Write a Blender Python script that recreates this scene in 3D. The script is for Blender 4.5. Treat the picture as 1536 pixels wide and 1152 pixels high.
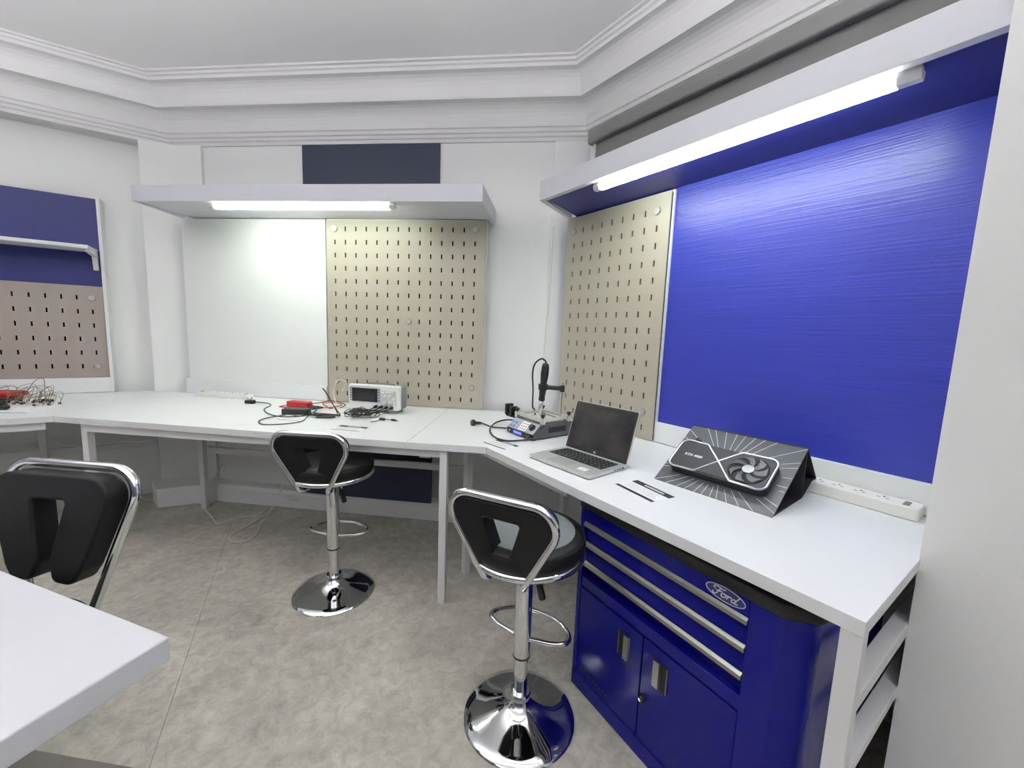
import bpy, math, random
from mathutils import Matrix, Vector
random.seed(7)
sc = bpy.context.scene
for o in list(bpy.data.objects):
    bpy.data.objects.remove(o, do_unlink=True)
PI = math.pi
R = math.radians
col = sc.collection

# ------------------------------------------------------------------ camera
H = 1.335
pitch, roll, head = R(7.095), R(-2.17), R(96.575)
fwd0 = Vector((0, math.cos(pitch), -math.sin(pitch))); rt0 = Vector((1, 0, 0)); dn0 = fwd0.cross(rt0)
rt = math.cos(roll) * rt0 + math.sin(roll) * dn0
dn = -math.sin(roll) * rt0 + math.cos(roll) * dn0
camM = Matrix((rt, -dn, -fwd0)).transposed()
camM = Matrix.Rotation(head - PI / 2, 3, 'Z') @ camM
cam = bpy.data.objects.new('camera', bpy.data.cameras.new('camera'))
cam.data.sensor_width = 36.0
cam.data.lens = 36.0 * 618.5 / 1536.0
cam.data.clip_start = 0.01
cam.matrix_world = Matrix.Translation((0, 0, H)) @ camM.to_4x4()
col.objects.link(cam)
sc.camera = cam

# ------------------------------------------------------------------ world, exposure
wd = bpy.data.worlds.new('world'); sc.world = wd; wd.use_nodes = True
wd.node_tree.nodes['Background'].inputs[0].default_value = (0.8, 0.85, 0.9, 1)
wd.node_tree.nodes['Background'].inputs[1].default_value = 0.05
vs = sc.view_settings
vs.view_transform = 'Standard'; vs.look = 'None'; vs.gamma = 1.0; vs.use_curve_mapping = False
vs.exposure = 0.16
TUBE_BACK, TUBE_RIGHT, FILL_UP = 37.0, 49.0, 72.0     # emission strengths: the two canopy tubes, then the added fill uplights

# ------------------------------------------------------------------ helpers
FR = {'B': 0.0, 'R': R(-47.79), 'L': R(39.52)}
def W(fr, s, w, z=0.0):
    a = FR[fr]
    return Vector((s * math.cos(a) - w * math.sin(a), s * math.sin(a) + w * math.cos(a), z))
def lin(c):
    return tuple(((v / 255.0) / 12.92 if v / 255.0 <= 0.04045 else ((v / 255.0 + 0.055) / 1.055) ** 2.4) for v in c) + (1.0,)
MATS = {}
def mat(name, c, rough=0.5, metal=0.0, emit=None, noise=None, bump=None, coat=0.0, spec=0.5):
    if name in MATS: return MATS[name]
    m = bpy.data.materials.new(name); m.use_nodes = True
    nt = m.node_tree; b = nt.nodes['Principled BSDF']
    L = lin(c)
    b.inputs['Base Color'].default_value = L
    b.inputs['Roughness'].default_value = rough
    b.inputs['Metallic'].default_value = metal
    b.inputs['Specular IOR Level'].default_value = spec
    if coat:
        b.inputs['Coat Weight'].default_value = coat; b.inputs['Coat Roughness'].default_value = 0.05
    if emit:
        b.inputs['Emission Color'].default_value = lin(emit[0]); b.inputs['Emission Strength'].default_value = emit[1]
    tc = nt.nodes.new('ShaderNodeTexCoord')
    if noise:                       # (scale, amount, detail, stretch)
        sx = noise[3] if len(noise) > 3 else (1, 1, 1)
        mp = nt.nodes.new('ShaderNodeMapping'); mp.inputs['Scale'].default_value = sx
        nt.links.new(tc.outputs['Object'], mp.inputs[0])
        n = nt.nodes.new('ShaderNodeTexNoise'); n.inputs['Scale'].default_value = noise[0]; n.inputs['Detail'].default_value = noise[2]
        nt.links.new(mp.outputs[0], n.inputs['Vector'])
        r = nt.nodes.new('ShaderNodeValToRGB')
        r.color_ramp.elements[0].position = 0.3; r.color_ramp.elements[1].position = 0.7
        k = noise[1]
        r.color_ramp.elements[0].color = tuple(max(0, v * (1 - k)) for v in L[:3]) + (1,)
        r.color_ramp.elements[1].color = tuple(min(1, v * (1 + k)) for v in L[:3]) + (1,)
        nt.links.new(n.outputs[0], r.inputs[0]); nt.links.new(r.outputs[0], b.inputs['Base Color'])
    if bump:                        # (scale, strength, stretch)
        mp = nt.nodes.new('ShaderNodeMapping'); mp.inputs['Scale'].default_value = bump[2] if len(bump) > 2 else (1, 1, 1)
        nt.links.new(tc.outputs['Object'], mp.inputs[0])
        n = nt.nodes.new('ShaderNodeTexNoise'); n.inputs['Scale'].default_value = bump[0]; n.inputs['Detail'].default_value = 6
        nt.links.new(mp.outputs[0], n.inputs['Vector'])
        bp = nt.nodes.new('ShaderNodeBump'); bp.inputs['Strength'].default_value = bump[1]; bp.inputs['Distance'].default_value = 0.01
        nt.links.new(n.outputs[0], bp.inputs['Height']); nt.links.new(bp.outputs[0], b.inputs['Normal'])
    MATS[name] = m
    return m

def fillet(pts, rads, n=6):
    out = []; N = len(pts)
    for i, p in enumerate(pts):
        r = rads[i] if isinstance(rads, (list, tuple)) else rads
        p = Vector(p); a = Vector(pts[i - 1]); c = Vector(pts[(i + 1) % N])
        if r <= 0: out.append(tuple(p)); continue
        u = (a - p).normalized(); v = (c - p).normalized()
        ang = math.acos(max(-1, min(1, u.dot(v)))); t = r / math.tan(ang / 2)
        t = min(t, (a - p).length * 0.49, (c - p).length * 0.49); r2 = t * math.tan(ang / 2)
        cen = p + (u + v).normalized() * (r2 / math.sin(ang / 2))
        s0 = p + u * t - cen; s1 = p + v * t - cen
        a0 = math.atan2(s0.y, s0.x); a1 = math.atan2(s1.y, s1.x); d = a1 - a0
        while d > PI: d -= 2 * PI
        while d < -PI: d += 2 * PI
        for k in range(n + 1):
            q = a0 + d * k / n
            out.append((cen.x + r2 * math.cos(q), cen.y + r2 * math.sin(q)))
    return out
def rrect(x0, x1, y0, y1, r, n=5):
    return fillet([(x0, y0), (x1, y0), (x1, y1), (x0, y1)], r, n)
def crom(pts, n=8, closed=False):
    P = [Vector(p) for p in pts]; out = []; N = len(P)
    rng = range(N) if closed else range(N - 1)
    for i in rng:
        if closed: p0, p1, p2, p3 = P[i - 1], P[i], P[(i + 1) % N], P[(i + 2) % N]
        else: p0, p1, p2, p3 = P[max(i - 1, 0)], P[i], P[i + 1], P[min(i + 2, N - 1)]
        for k in range(n):
            t = k / n
            out.append(0.5 * ((2 * p1) + (p2 - p0) * t + (2 * p0 - 5 * p1 + 4 * p2 - p3) * t * t + (3 * p1 - p0 - 3 * p2 + p3) * t ** 3))
    if not closed: out.append(P[-1])
    return out

class MB:
    def __init__(self, M=None):
        self.v = []; self.f = []; self.M = M
    def add(self, vs, fs):
        b = len(self.v)
        for p in vs:
            p = Vector(p)
            if len(p) == 2: p = p.to_3d()
            self.v.append(tuple(self.M @ p) if self.M else tuple(p))
        self.f += [tuple(b + i for i in f) for f in fs]
        return self
    def box(self, x0, x1, y0, y1, z0, z1):
        return self.add([(x0, y0, z0), (x1, y0, z0), (x1, y1, z0), (x0, y1, z0), (x0, y0, z1), (x1, y0, z1), (x1, y1, z1), (x0, y1, z1)],
                        [(0, 3, 2, 1), (4, 5, 6, 7), (0, 1, 5, 4), (1, 2, 6, 5), (2, 3, 7, 6), (3, 0, 4, 7)])
    def prism(self, poly, a0, a1, ax='z', scale1=1.0):
        n = len(poly); vs = []
        cx = sum(p[0] for p in poly) / n; cy = sum(p[1] for p in poly) / n
        for a, s in ((a0, 1.0), (a1, scale1)):
            for p in poly:
                x, y = cx + (p[0] - cx) * s, cy + (p[1] - cy) * s
                vs.append((x, y, a) if ax == 'z' else (x, a, y) if ax == 'y' else (a, x, y))
        fs = [tuple(range(n - 1, -1, -1)), tuple(range(n, 2 * n))] + [(i, (i + 1) % n, n + (i + 1) % n, n + i) for i in range(n)]
        return self.add(vs, fs)
    def lathe(self, prof, n=32, c=(0, 0, 0), ax='z', close=True):
        vs = []; fs = []; m = len(prof)
        for i in range(n):
            a = 2 * PI * i / n; ca, sa = math.cos(a), math.sin(a)
            for r, h in prof:
                p = (r * ca, r * sa, h) if ax == 'z' else (r * ca, h, r * sa) if ax == 'y' else (h, r * ca, r * sa)
                vs.append((c[0] + p[0], c[1] + p[1], c[2] + p[2]))
        for i in range(n):
            j = (i + 1) % n
            for k in range(m - 1):
                fs.append((i * m + k, j * m + k, j * m + k + 1, i * m + k + 1))
        if close:
            fs.append(tuple(i * m for i in range(n - 1, -1, -1))); fs.append(tuple(i * m + m - 1 for i in range(n)))
        return self.add(vs, fs)
    def tube(self, path, r, n=8, closed=False):
        P = [Vector(p) for p in path]; m = len(P)
        T = []
        for i in range(m):
            if closed: t = P[(i + 1) % m] - P[i - 1]
            else: t = P[min(i + 1, m - 1)] - P[max(i - 1, 0)]
            T.append(t.normalized() if t.length > 1e-9 else Vector((0, 0, 1)))
        u = T[0].orthogonal().normalized(); vs = []
        for i in range(m):
            u = (u - T[i] * u.dot(T[i])); u = u.normalized() if u.length > 1e-6 else T[i].orthogonal().normalized()
            w = T[i].cross(u)
            rr = r[i] if isinstance(r, (list, tuple)) else r
            for k in range(n):
                a = 2 * PI * k / n
                vs.append(P[i] + (u * math.cos(a) + w * math.sin(a)) * rr)
        fs = []
        for i in range(m if closed else m - 1):
            j = (i + 1) % m
            for k in range(n):
                l = (k + 1) % n
                fs.append((i * n + k, i * n + l, j * n + l, j * n + k))
        if not closed:
            fs.append(tuple(range(n - 1, -1, -1))); fs.append(tuple((m - 1) * n + k for k in range(n)))
        return self.add(vs, fs)
    def build(self, name, m, parent=None, smooth=False, bevel=0.0, seg=2):
        me = bpy.data.meshes.new(name); me.from_pydata(self.v, [], self.f); me.update()
        import bmesh
        bm = bmesh.new(); bm.from_mesh(me); bmesh.ops.recalc_face_normals(bm, faces=bm.faces); bm.to_mesh(me); bm.free()
        me.materials.append(m)
        o = bpy.data.objects.new(name, me); col.objects.link(o)
        if parent: o.parent = parent
        if smooth:
            for p in me.polygons: p.use_smooth = True
            try: me.set_sharp_from_angle(angle=R(40))
            except Exception: pass
        if bevel:
            b = o.modifiers.new('bevel', 'BEVEL'); b.width = bevel; b.segments = seg; b.limit_method = 'ANGLE'; b.angle_limit = R(40)
            for p in me.polygons: p.use_smooth = True
            w = o.modifiers.new('wn', 'WEIGHTED_NORMAL')
        return o
def tag(o, label, cat, group=None):
    o['label'] = label; o['category'] = cat
    if group: o['group'] = group
    return o
def thing(name, label, cat, fr, base, yaw=0.0, group=None):
    e = bpy.data.objects.new(name, None); e.empty_display_size = 0.05; col.objects.link(e)
    e.location = W(fr, *base); e.rotation_euler = (0, 0, FR[fr] + yaw)
    return tag(e, label, cat, group)
def struct(o):
    o['kind'] = 'structure'; return o
def place(o, fr):
    o.rotation_euler = (0, 0, FR[fr]); return o
def box_part(name, m, parent, x0, x1, y0, y1, z0, z1, bevel=0.0):
    return MB().box(x0, x1, y0, y1, z0, z1).build(name, m, parent, bevel=bevel)
def copy_part(o, parent, loc):
    c = o.copy(); col.objects.link(c); c.parent = parent; c.location = loc; return c
def text_part(name, s, size, m, parent, M, shear=0.0, ext=0.0004, align='CENTER', bold=0.0):
    cu = bpy.data.curves.new(name, 'FONT'); cu.body = s; cu.size = size; cu.shear = shear; cu.extrude = ext; cu.offset = bold
    cu.align_x = align; cu.align_y = 'CENTER'; cu.resolution_u = 4
    t = bpy.data.objects.new('tmp', cu); col.objects.link(t)
    bpy.context.view_layer.update()
    me = bpy.data.meshes.new_from_object(t.evaluated_get(bpy.context.evaluated_depsgraph_get()))
    bpy.data.objects.remove(t, do_unlink=True)
    me.transform(M); me.materials.clear(); me.materials.append(m)
    o = bpy.data.objects.new(name, me); col.objects.link(o)
    if parent: o.parent = parent
    return o

# ------------------------------------------------------------------ materials
WALL = mat('wall_paint', (236, 237, 235), 0.45, bump=(18, 0.06))
CEIL = mat('ceiling_paint', (238, 237, 237), 0.5)
TRIM = mat('cornice_paint', (214, 213, 213), 0.45, bump=(6, 0.05))
LAM = mat('white_laminate', (232, 234, 234), 0.32)
LAMEDGE = mat('white_laminate_edge', (226, 226, 221), 0.4)
STEELW = mat('white_powder_coat', (226, 226, 226), 0.4)
BLUE = mat('blue_wall_paint', (42, 52, 149), 0.34, noise=(3.0, 0.08, 8, (0.6, 1, 26)), bump=(6, 0.13, (0.5, 1, 24)))
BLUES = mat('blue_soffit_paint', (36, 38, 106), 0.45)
BLUEL = mat('blue_board_paint', (30, 38, 100), 0.5, noise=(3.0, 0.06, 6, (0.6, 1, 20)))
NAVY = mat('navy_board', (24, 34, 62), 0.55)
PEG = mat('taupe_pegboard', (163, 158, 143), 0.42)
PEGL = mat('grey_brown_pegboard', (146, 136, 129), 0.45)
DARKGAP = mat('dark_gap', (15, 13, 12), 0.9, spec=0.1)
CHROME = mat('chrome', (225, 226, 228), 0.06, 1.0)
STEEL = mat('brushed_steel', (186, 184, 180), 0.42, 0.75)
ALU = mat('brushed_aluminium', (150, 150, 145), 0.32, 1.0, noise=(60, 0.12, 3, (0.05, 1, 1)))
LEATHER = mat('black_leatherette', (15, 15, 17), 0.48, bump=(160, 0.06), spec=0.28)
BLACK = mat('black_plastic', (22, 22, 23), 0.42)
BLACKM = mat('black_matte', (18, 18, 19), 0.7)
CHEST = mat('blue_enamel', (11, 12, 112), 0.2, spec=0.22)
CHESTS = mat('blue_enamel_panel', (10, 11, 108), 0.2, spec=0.2)
WPLAS = mat('white_plastic', (234, 234, 228), 0.35)
GPLAS = mat('grey_plastic', (120, 122, 124), 0.45)
FABRIC = mat('grey_blind_fabric', (122, 122, 120), 0.8, bump=(200, 0.05))
BLINDM = mat('grey_blind_cassette', (124, 124, 121), 0.25)
SILVER = mat('laptop_silver', (206, 208, 206), 0.35, 0.55)
PAPER = mat('paper_white', (238, 238, 238), 0.6)
INK = mat('print_black', (30, 31, 32), 0.6)
INKG = mat('print_grey', (150, 150, 150), 0.6)
RED = mat('red_plastic', (166, 34, 28), 0.4)
CARDG = mat('stand_card_grey', (70, 72, 76), 0.38)
CARDD = mat('stand_card_dark', (34, 34, 37), 0.6)
LINEW = mat('stand_line_silver', (196, 197, 200), 0.4)
CABLEW = mat('cable_white', (226, 222, 208), 0.5)

def emis(name, c, s):
    m = bpy.data.materials.new(name); m.use_nodes = True
    b = m.node_tree.nodes['Principled BSDF']
    b.inputs['Base Color'].default_value = (0.9, 0.9, 0.9, 1); b.inputs['Roughness'].default_value = 0.4
    b.inputs['Emission Color'].default_value = lin(c); b.inputs['Emission Strength'].default_value = s
    return m
LEDB = emis('led_tube_back', (247, 255, 240), TUBE_BACK)
LEDR = emis('led_tube_right', (247, 254, 244), TUBE_RIGHT)
LEDFILL = emis('led_added_fill', (250, 249, 252), FILL_UP)

def floor_material():
    m = bpy.data.materials.new('grey_vinyl_floor'); m.use_nodes = True; nt = m.node_tree; b = nt.nodes['Principled BSDF']
    tc = nt.nodes.new('ShaderNodeTexCoord')
    def noise(scale, detail, rough=0.6, dist=0.0):
        n = nt.nodes.new('ShaderNodeTexNoise'); n.inputs['Scale'].default_value = scale; n.inputs['Detail'].default_value = detail
        n.inputs['Roughness'].default_value = rough; n.inputs['Distortion'].default_value = dist
        nt.links.new(tc.outputs['Object'], n.inputs['Vector']); return n
    a = noise(2.6, 8, 0.62, 0.4); c = noise(22, 8, 0.7, 0.6); e = noise(160, 3)
    r1 = nt.nodes.new('ShaderNodeValToRGB'); nt.links.new(a.outputs[0], r1.inputs[0])
    r1.color_ramp.elements[0].position = 0.32; r1.color_ramp.elements[0].color = lin((168, 165, 155))
    r1.color_ramp.elements[1].position = 0.68; r1.color_ramp.elements[1].color = lin((214, 210, 198))
    r2 = nt.nodes.new('ShaderNodeValToRGB'); nt.links.new(c.outputs[0], r2.inputs[0])
    r2.color_ramp.elements[0].position = 0.35; r2.color_ramp.elements[0].color = (0.58, 0.57, 0.55, 1)
    r2.color_ramp.elements[1].position = 0.62; r2.color_ramp.elements[1].color = (1, 1, 1, 1)
    mx = nt.nodes.new('ShaderNodeMixRGB'); mx.blend_type = 'MULTIPLY'; mx.inputs[0].default_value = 0.75
    nt.links.new(r1.outputs[0], mx.inputs[1]); nt.links.new(r2.outputs[0], mx.inputs[2])
    m2 = nt.nodes.new('ShaderNodeMixRGB'); m2.blend_type = 'OVERLAY'; m2.inputs[0].default_value = 0.18
    nt.links.new(mx.outputs[0], m2.inputs[1]); nt.links.new(e.outputs[0], m2.inputs[2])
    nt.links.new(m2.outputs[0], b.inputs['Base Color'])
    b.inputs['Roughness'].default_value = 0.42
    bp = nt.nodes.new('ShaderNodeBump'); bp.inputs['Strength'].default_value = 0.12; bp.inputs['Distance'].default_value = 0.01
    nt.links.new(c.outputs[0], bp.inputs['Height']); nt.links.new(bp.outputs[0], b.inputs['Normal'])
    return m
FLOOR = floor_material()

# ------------------------------------------------------------------ the room
CZ = 2.91
YB, WR, WL, WBLK = 2.78, 1.94, 4.05, 1.417
fl = struct(MB().prism([(-6.6, -3.8), (3.2, -3.8), (3.2, 3.4), (-6.6, 3.4)], -0.08, -0.003).build('floor', mat('floor_screed', (96, 94, 88), 0.8)))
sd = Vector((0.323, -0.479)).normalized(); sn = Vector((sd.y, -sd.x)); sp = Vector((-1.32, 1.19))
def clip_half(poly, p, n, off):
    out = []
    for i in range(len(poly)):
        a, b = Vector(poly[i]), Vector(poly[(i + 1) % len(poly)])
        da, db = (a - p).dot(n) - off, (b - p).dot(n) - off
        if da >= 0: out.append(tuple(a))
        if (da >= 0) != (db >= 0): out.append(tuple(a + (b - a) * (da / (da - db))))
    return out
whole = [(-6.6, -3.8), (3.2, -3.8), (3.2, 3.4), (-6.6, 3.4)]
for n in (sn, -sn):
    MB().prism(clip_half(whole, sp, n, 0.0008), -0.003, 0.0).build('vinyl_sheet', FLOOR, fl)
struct(MB().box(-6.6, 3.2, -3.8, 3.4, CZ, CZ + 0.1).build('ceiling', CEIL))
struct(MB().box(-3.3, 0.35, YB, YB + 0.12, 0, CZ).build('wall_back', WALL))
struct(place(MB().box(-4.6, -0.45, WL, WL + 0.12, 0, CZ).build('wall_left', WALL), 'L'))
struct(place(MB().box(-2.1, -0.1, WR, WR + 0.12, 0, CZ).build('wall_right', WALL), 'R'))
struct(place(MB().box(-0.19, 2.5, WBLK, 2.06, 0, CZ).build('wall_pier', WALL), 'R'))
pe = W('R', 2.5, WBLK)
struct(MB().box(pe.x - 0.05, pe.x + 0.1, -3.7, pe.y + 0.1, 0, CZ).build('wall_side', mat('side_wall_reflection_grey', (150, 150, 150), 0.5)))  # unseen wall, greyed to darken what the chrome reflects
le = W('L', -4.55, WL)
struct(MB().box(le.x - 0.12, le.x, -3.7, le.y + 0.1, 0, CZ).build('wall_far_side', WALL))
struct(MB().box(-6.5, 3.1, -3.72, -3.6, 0, CZ).build('wall_rear', mat('rear_wall_reflection_dark', (78, 84, 104), 0.5)))  # unseen wall, dark tone invented to deepen chrome reflections

prof = [(-0.06, 2.54), (0.012, 2.54), (0.012, 2.562), (0.02, 2.567), (0.02, 2.586), (0.029, 2.591), (0.029, 2.612), (0.037, 2.618), (0.037, 2.648)]
for k in range(1, 7):
    t = k / 6 * PI / 2
    prof.append((0.037 + 0.078 * (1 - math.cos(t)), 2.648 + 0.088 * math.sin(t)))
prof += [(0.13, 2.738), (0.13, 2.752)]
for k in range(1, 7):
    t = k / 6 * PI / 2
    prof.append((0.135 + 0.065 * (1 - math.cos(t)), 2.752 + 0.105 * math.sin(t)))
prof += [(0.212, 2.859), (0.212, 2.878), (0.224, 2.883), (0.224, 2.896), (0.240, 2.900), (0.240, 2.915), (-0.06, 2.915)]
def cornice(n, fr, wall, s0, s1, extra=None):
    p = [(wall - o, z) for o, z in prof]
    if extra: p = extra(p)
    return struct(place(MB().prism(p, s0, s1, 'x').build('trim_%d' % n, TRIM), fr))
cornice(1, 'B', YB, -3.2, 0.3)
cornice(2, 'R', WR, -2.3, -0.15)
cornice(3, 'L', 3.93, -4.6, 0.2)
cornice(4, 'R', WBLK, -0.19 - 0.0, 2.6)
# deep frieze under the left cornice, and pilasters in the bay corners
struct(place(MB().prism([(WL + 0.02, 2.53), (3.925, 2.575), (3.925, 2.70), (WL + 0.02, 2.70)], -4.6, 0.0, 'x').build('trim_5', TRIM), 'L'))
struct(MB().prism([(-2.93, 2.655), (-2.755, 2.76), (-2.56, 2.76), (-2.56, 2.84), (-3.06, 2.84), (-2.985, 2.73)], 0, 2.545).build('trim_6', WALL, bevel=0.003))
struct(MB().prism([(-0.105, 2.757), (0.16, 2.757), (0.16, 2.80), (-0.105, 2.80)], 0, 2.535).build('trim_7', WALL, bevel=0.003))
# skirtings
struct(MB().prism([(YB + 0.01, 0), (YB - 0.095, 0), (YB - 0.095, 0.10), (YB - 0.08, 0.125), (YB - 0.06, 0.13), (YB + 0.01, 0.13)], -2.62, 0.0, 'x').build('baseboard_back', WALL))
struct(MB().prism([(-2.79, 2.49), (-2.60, 2.61), (-2.50, 2.61), (-2.50, 2.80), (-3.0, 2.80), (-2.95, 2.6)], 0, 0.14).build('baseboard_corner', WALL, bevel=0.004))
struct(place(MB().prism([(WL + 0.01, 0), (WL - 0.07, 0), (WL - 0.07, 0.12), (WL - 0.05, 0.14), (WL + 0.01, 0.14)], -4.5, -0.75, 'x').build('baseboard_left', WALL), 'L'))
struct(place(MB().prism([(WR + 0.01, 0), (WR - 0.03, 0), (WR - 0.03, 0.12), (WR + 0.01, 0.13)], -2.0, -0.15, 'x').build('baseboard_right', WALL), 'R'))

# unseen linear uplights, added behind the viewer to brighten ceiling and room
for x, y, L, lab in ((-2.4, 0.6, 1.2, 'left'), (0.2, 0.6, 1.0, 'right'), (-2.6, -1.9, 1.2, 'rear left'), (0.6, -1.9, 1.2, 'rear right')):
    t = thing('added_uplight', 'white linear fill lamp added unseen behind the viewer, %s one of four' % lab, 'light', 'B', (x, y, 2.42), 0, 'added fill uplights behind the viewer')
    MB().box(-L, L, -0.07, 0.07, 0, 0.05).build('housing', STEELW, t)
    MB().box(-L + 0.02, L - 0.02, -0.055, 0.055, 0.0502, 0.056).build('diffuser', LEDFILL, t)
    for k in (-0.8, 0.8): MB().tube([(k * L, 0, 0.05), (k * L, 0, CZ - 2.42)], 0.003, 6).build('wire', STEEL, t)

# ------------------------------------------------------------------ back wall fittings
def pegboard(fr, s0, s1, z0, z1, w_front, cols, rows, screws, M_, label, framed=True, sw=0.0095, sh=0.030):
    """cols / rows: slot centres; screws: set of (ci, ri) replaced by stand-off screws"""
    t = thing('pegboard', label, 'pegboard', fr, ((s0 + s1) / 2, w_front, z0))
    cx = (s0 + s1) / 2
    xs = sorted([s0, s1] + [c - sw / 2 for c in cols] + [c + sw / 2 for c in cols])
    zs = sorted([z0, z1] + [r - sh / 2 for r in rows] + [r + sh / 2 for r in rows])
    th = 0.006
    mb = MB(); vid = {}
    def V(i, k, b):
        key = (i, k, b)
        if key not in vid:
            vid[key] = len(mb.v); mb.v.append((xs[i] - cx, th if b else 0.0, zs[k] - z0))
        return vid[key]
    nx, nz = len(xs) - 1, len(zs) - 1
    def hole(i, k):
        if i < 0 or k < 0 or i >= nx or k >= nz: return True
        if i % 2 == 1 and k % 2 == 1:
            return ((i - 1) // 2, (k - 1) // 2) not in screws
        return False
    for i in range(nx):
        for k in range(nz):
            if hole(i, k): continue
            mb.f.append((V(i, k, 0), V(i + 1, k, 0), V(i + 1, k + 1, 0), V(i, k + 1, 0)))
            for di, dk, a, b in ((-1, 0, (i, k), (i, k + 1)), (1, 0, (i + 1, k), (i + 1, k + 1)), (0, -1, (i, k), (i + 1, k)), (0, 1, (i, k + 1), (i + 1, k + 1))):
                if hole(i + di, k + dk):
                    mb.f.append((V(*a, 0), V(*b, 0), V(*b, 1), V(*a, 1)))
    mb.build('panel', M_, t)
    MB().box(s0 - cx + 0.004, s1 - cx - 0.004, th + 0.006, th + 0.012, 0.004, z1 - z0 - 0.004).build('slot_shade', DARKGAP, t)  # near-black sheet paints the shade seen through the slots
    if framed:
        MB().box(s0 - cx - 0.006, s1 - cx + 0.005, th + 0.012, th + 0.03, 0.0, z1 - z0 + 0.008).build('mounting_board', LAM, t)
    proto = None
    for ci, ri in screws:
        loc = (cols[ci] - cx, 0, rows[ri] - z0)
        if proto is None:
            proto = MB().lathe([(0.019, 0.001), (0.019, -0.008), (0.0175, -0.0105), (0.006, -0.011)], 24, ax='y').build('standoff_screw', STEEL, t, smooth=True)
            proto.location = loc
        else: copy_part(proto, t, loc)
    return t

cB = [-1.537 + 0.0734 * i for i in range(14)]; rB = [1.977 - 0.0849 * k for k in range(14)][::-1]
pegboard('B', -1.598, -0.512, 0.812, 2.035, 2.69, cB, rB, [(0, 13), (13, 13), (0, 1), (13, 1), (7, 6)], PEG, 'tall taupe slotted pegboard above the oscilloscope, beside the white panel')
cR = [-1.902 + 0.0728 * i for i in range(9)]; rR = [1.953 - 0.0833 * k for k in range(14)][::-1]
pegboard('R', -1.968, -1.249, 0.812, 2.033, 1.785, cR, rR, [(0, 13), (8, 13), (8, 1)], PEG, 'taupe slotted pegboard left of the bright blue wall panel, behind the laptop')
cL = [-0.878 - 0.0735 * i for i in range(13)][::-1]; rL = [1.462 - 0.0935 * k for k in range(6)][::-1]
pegboard('L', -1.82, -0.806, 0.918, 1.542, 3.985, cL, rL, [(12, 5), (12, 0)], PEGL, 'grey-brown slotted pegboard below the small shelf at the left edge', framed=False)

tag(MB().box(-2.682, -1.612, 2.70, 2.735, 0.914, 2.04).build('wall_panel', mat('white_board', (232, 235, 232), 0.3), bevel=0.002), 'blank white panel on the wall left of the tall pegboard', 'panel')
tag(MB().box(-2.70, -1.612, 2.685, 2.735, 0.812, 0.914).build('upstand', LAM, bevel=0.002), 'white upstand board under the blank white panel, behind the power strip', 'upstand')
tag(MB().box(-1.805, -0.848, 2.762, 2.78, 2.13, 2.535).build('navy_panel', NAVY, bevel=0.001), 'dark navy rectangular panel above the white light canopy', 'panel')
tag(MB().box(-1.80, -0.845, 2.66, 2.684, 0.135, 0.775).build('navy_panel', NAVY, bevel=0.001), 'dark navy panel low on the wall under the bench behind the stool', 'panel')

# canopy over the back bench
CAN = mat('canopy_white', (202, 203, 209), 0.4)
t = thing('light_canopy', 'white box canopy with a lit tube under it above the back bench', 'canopy', 'B', (-1.55, 2.31, 2.04))
x0, x1 = -2.615 + 1.55, -0.465 + 1.55
box_part('front_board', CAN, t, x0, x1, 0.0, 0.018, -0.004, 0.09, 0.0015)
box_part('soffit_board', CAN, t, x0 + 0.018, x1 - 0.018, 0.018, 0.468, 0.004, 0.022)
MB().prism([(x0, 0.018), (x0 + 0.018, 0.018), (x0 - 0.03, 0.40), (x0 - 0.05, 0.40)], -0.004, 0.085).build('side_board', CAN, t)
MB().prism([(x1 - 0.018, 0.018), (x1, 0.018), (x1 - 0.005, 0.468), (x1 - 0.023, 0.468)], -0.004, 0.085).build('side_board', CAN, t)

def led_tube(fr, s0, s1, w, z, M_, label, slim):
    t = thing('tube_light', label, 'light', fr, ((s0 + s1) / 2, w, z)); L = (s1 - s0) / 2
    rz = 0.019 if slim else 0.024
    hw = 0.02 if slim else 0.0175
    poly = [(-hw, 0.0), (hw, 0.0), (hw, -rz * 0.5), (hw * 0.6, -rz), (-hw * 0.6, -rz), (-hw, -rz * 0.5)]
    MB().box(-L + 0.004, L - 0.004, -0.016, 0.016, -0.004, 0.008).build('housing', STEELW, t)
    MB().prism([(a, b - 0.004) for a, b in poly], -L + 0.035, L - (0.035 if slim else 0.05), 'x').build('diffuser', M_, t)
    ce = 0.035 if slim else 0.05
    CAPM = mat('tube_end_cap', (214, 215, 216), 0.35)
    for a, b in ((-L, -L + 0.035), (L - ce, L)):
        MB().prism([(p * 1.1, q * 1.12 - 0.002) for p, q in poly], a, b, 'x').build('end_cap', CAPM, t, bevel=0.003)
    return t
led_tube('B', -2.155, -0.985, 2.375, 2.0345, LEDB, 'lit white tube light under the canopy of the back bench', True)
led_tube('R', -1.455, -0.335, 1.485, 2.0385, LEDR, 'bright white tube light under the canopy over the blue wall panel', False)

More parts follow.
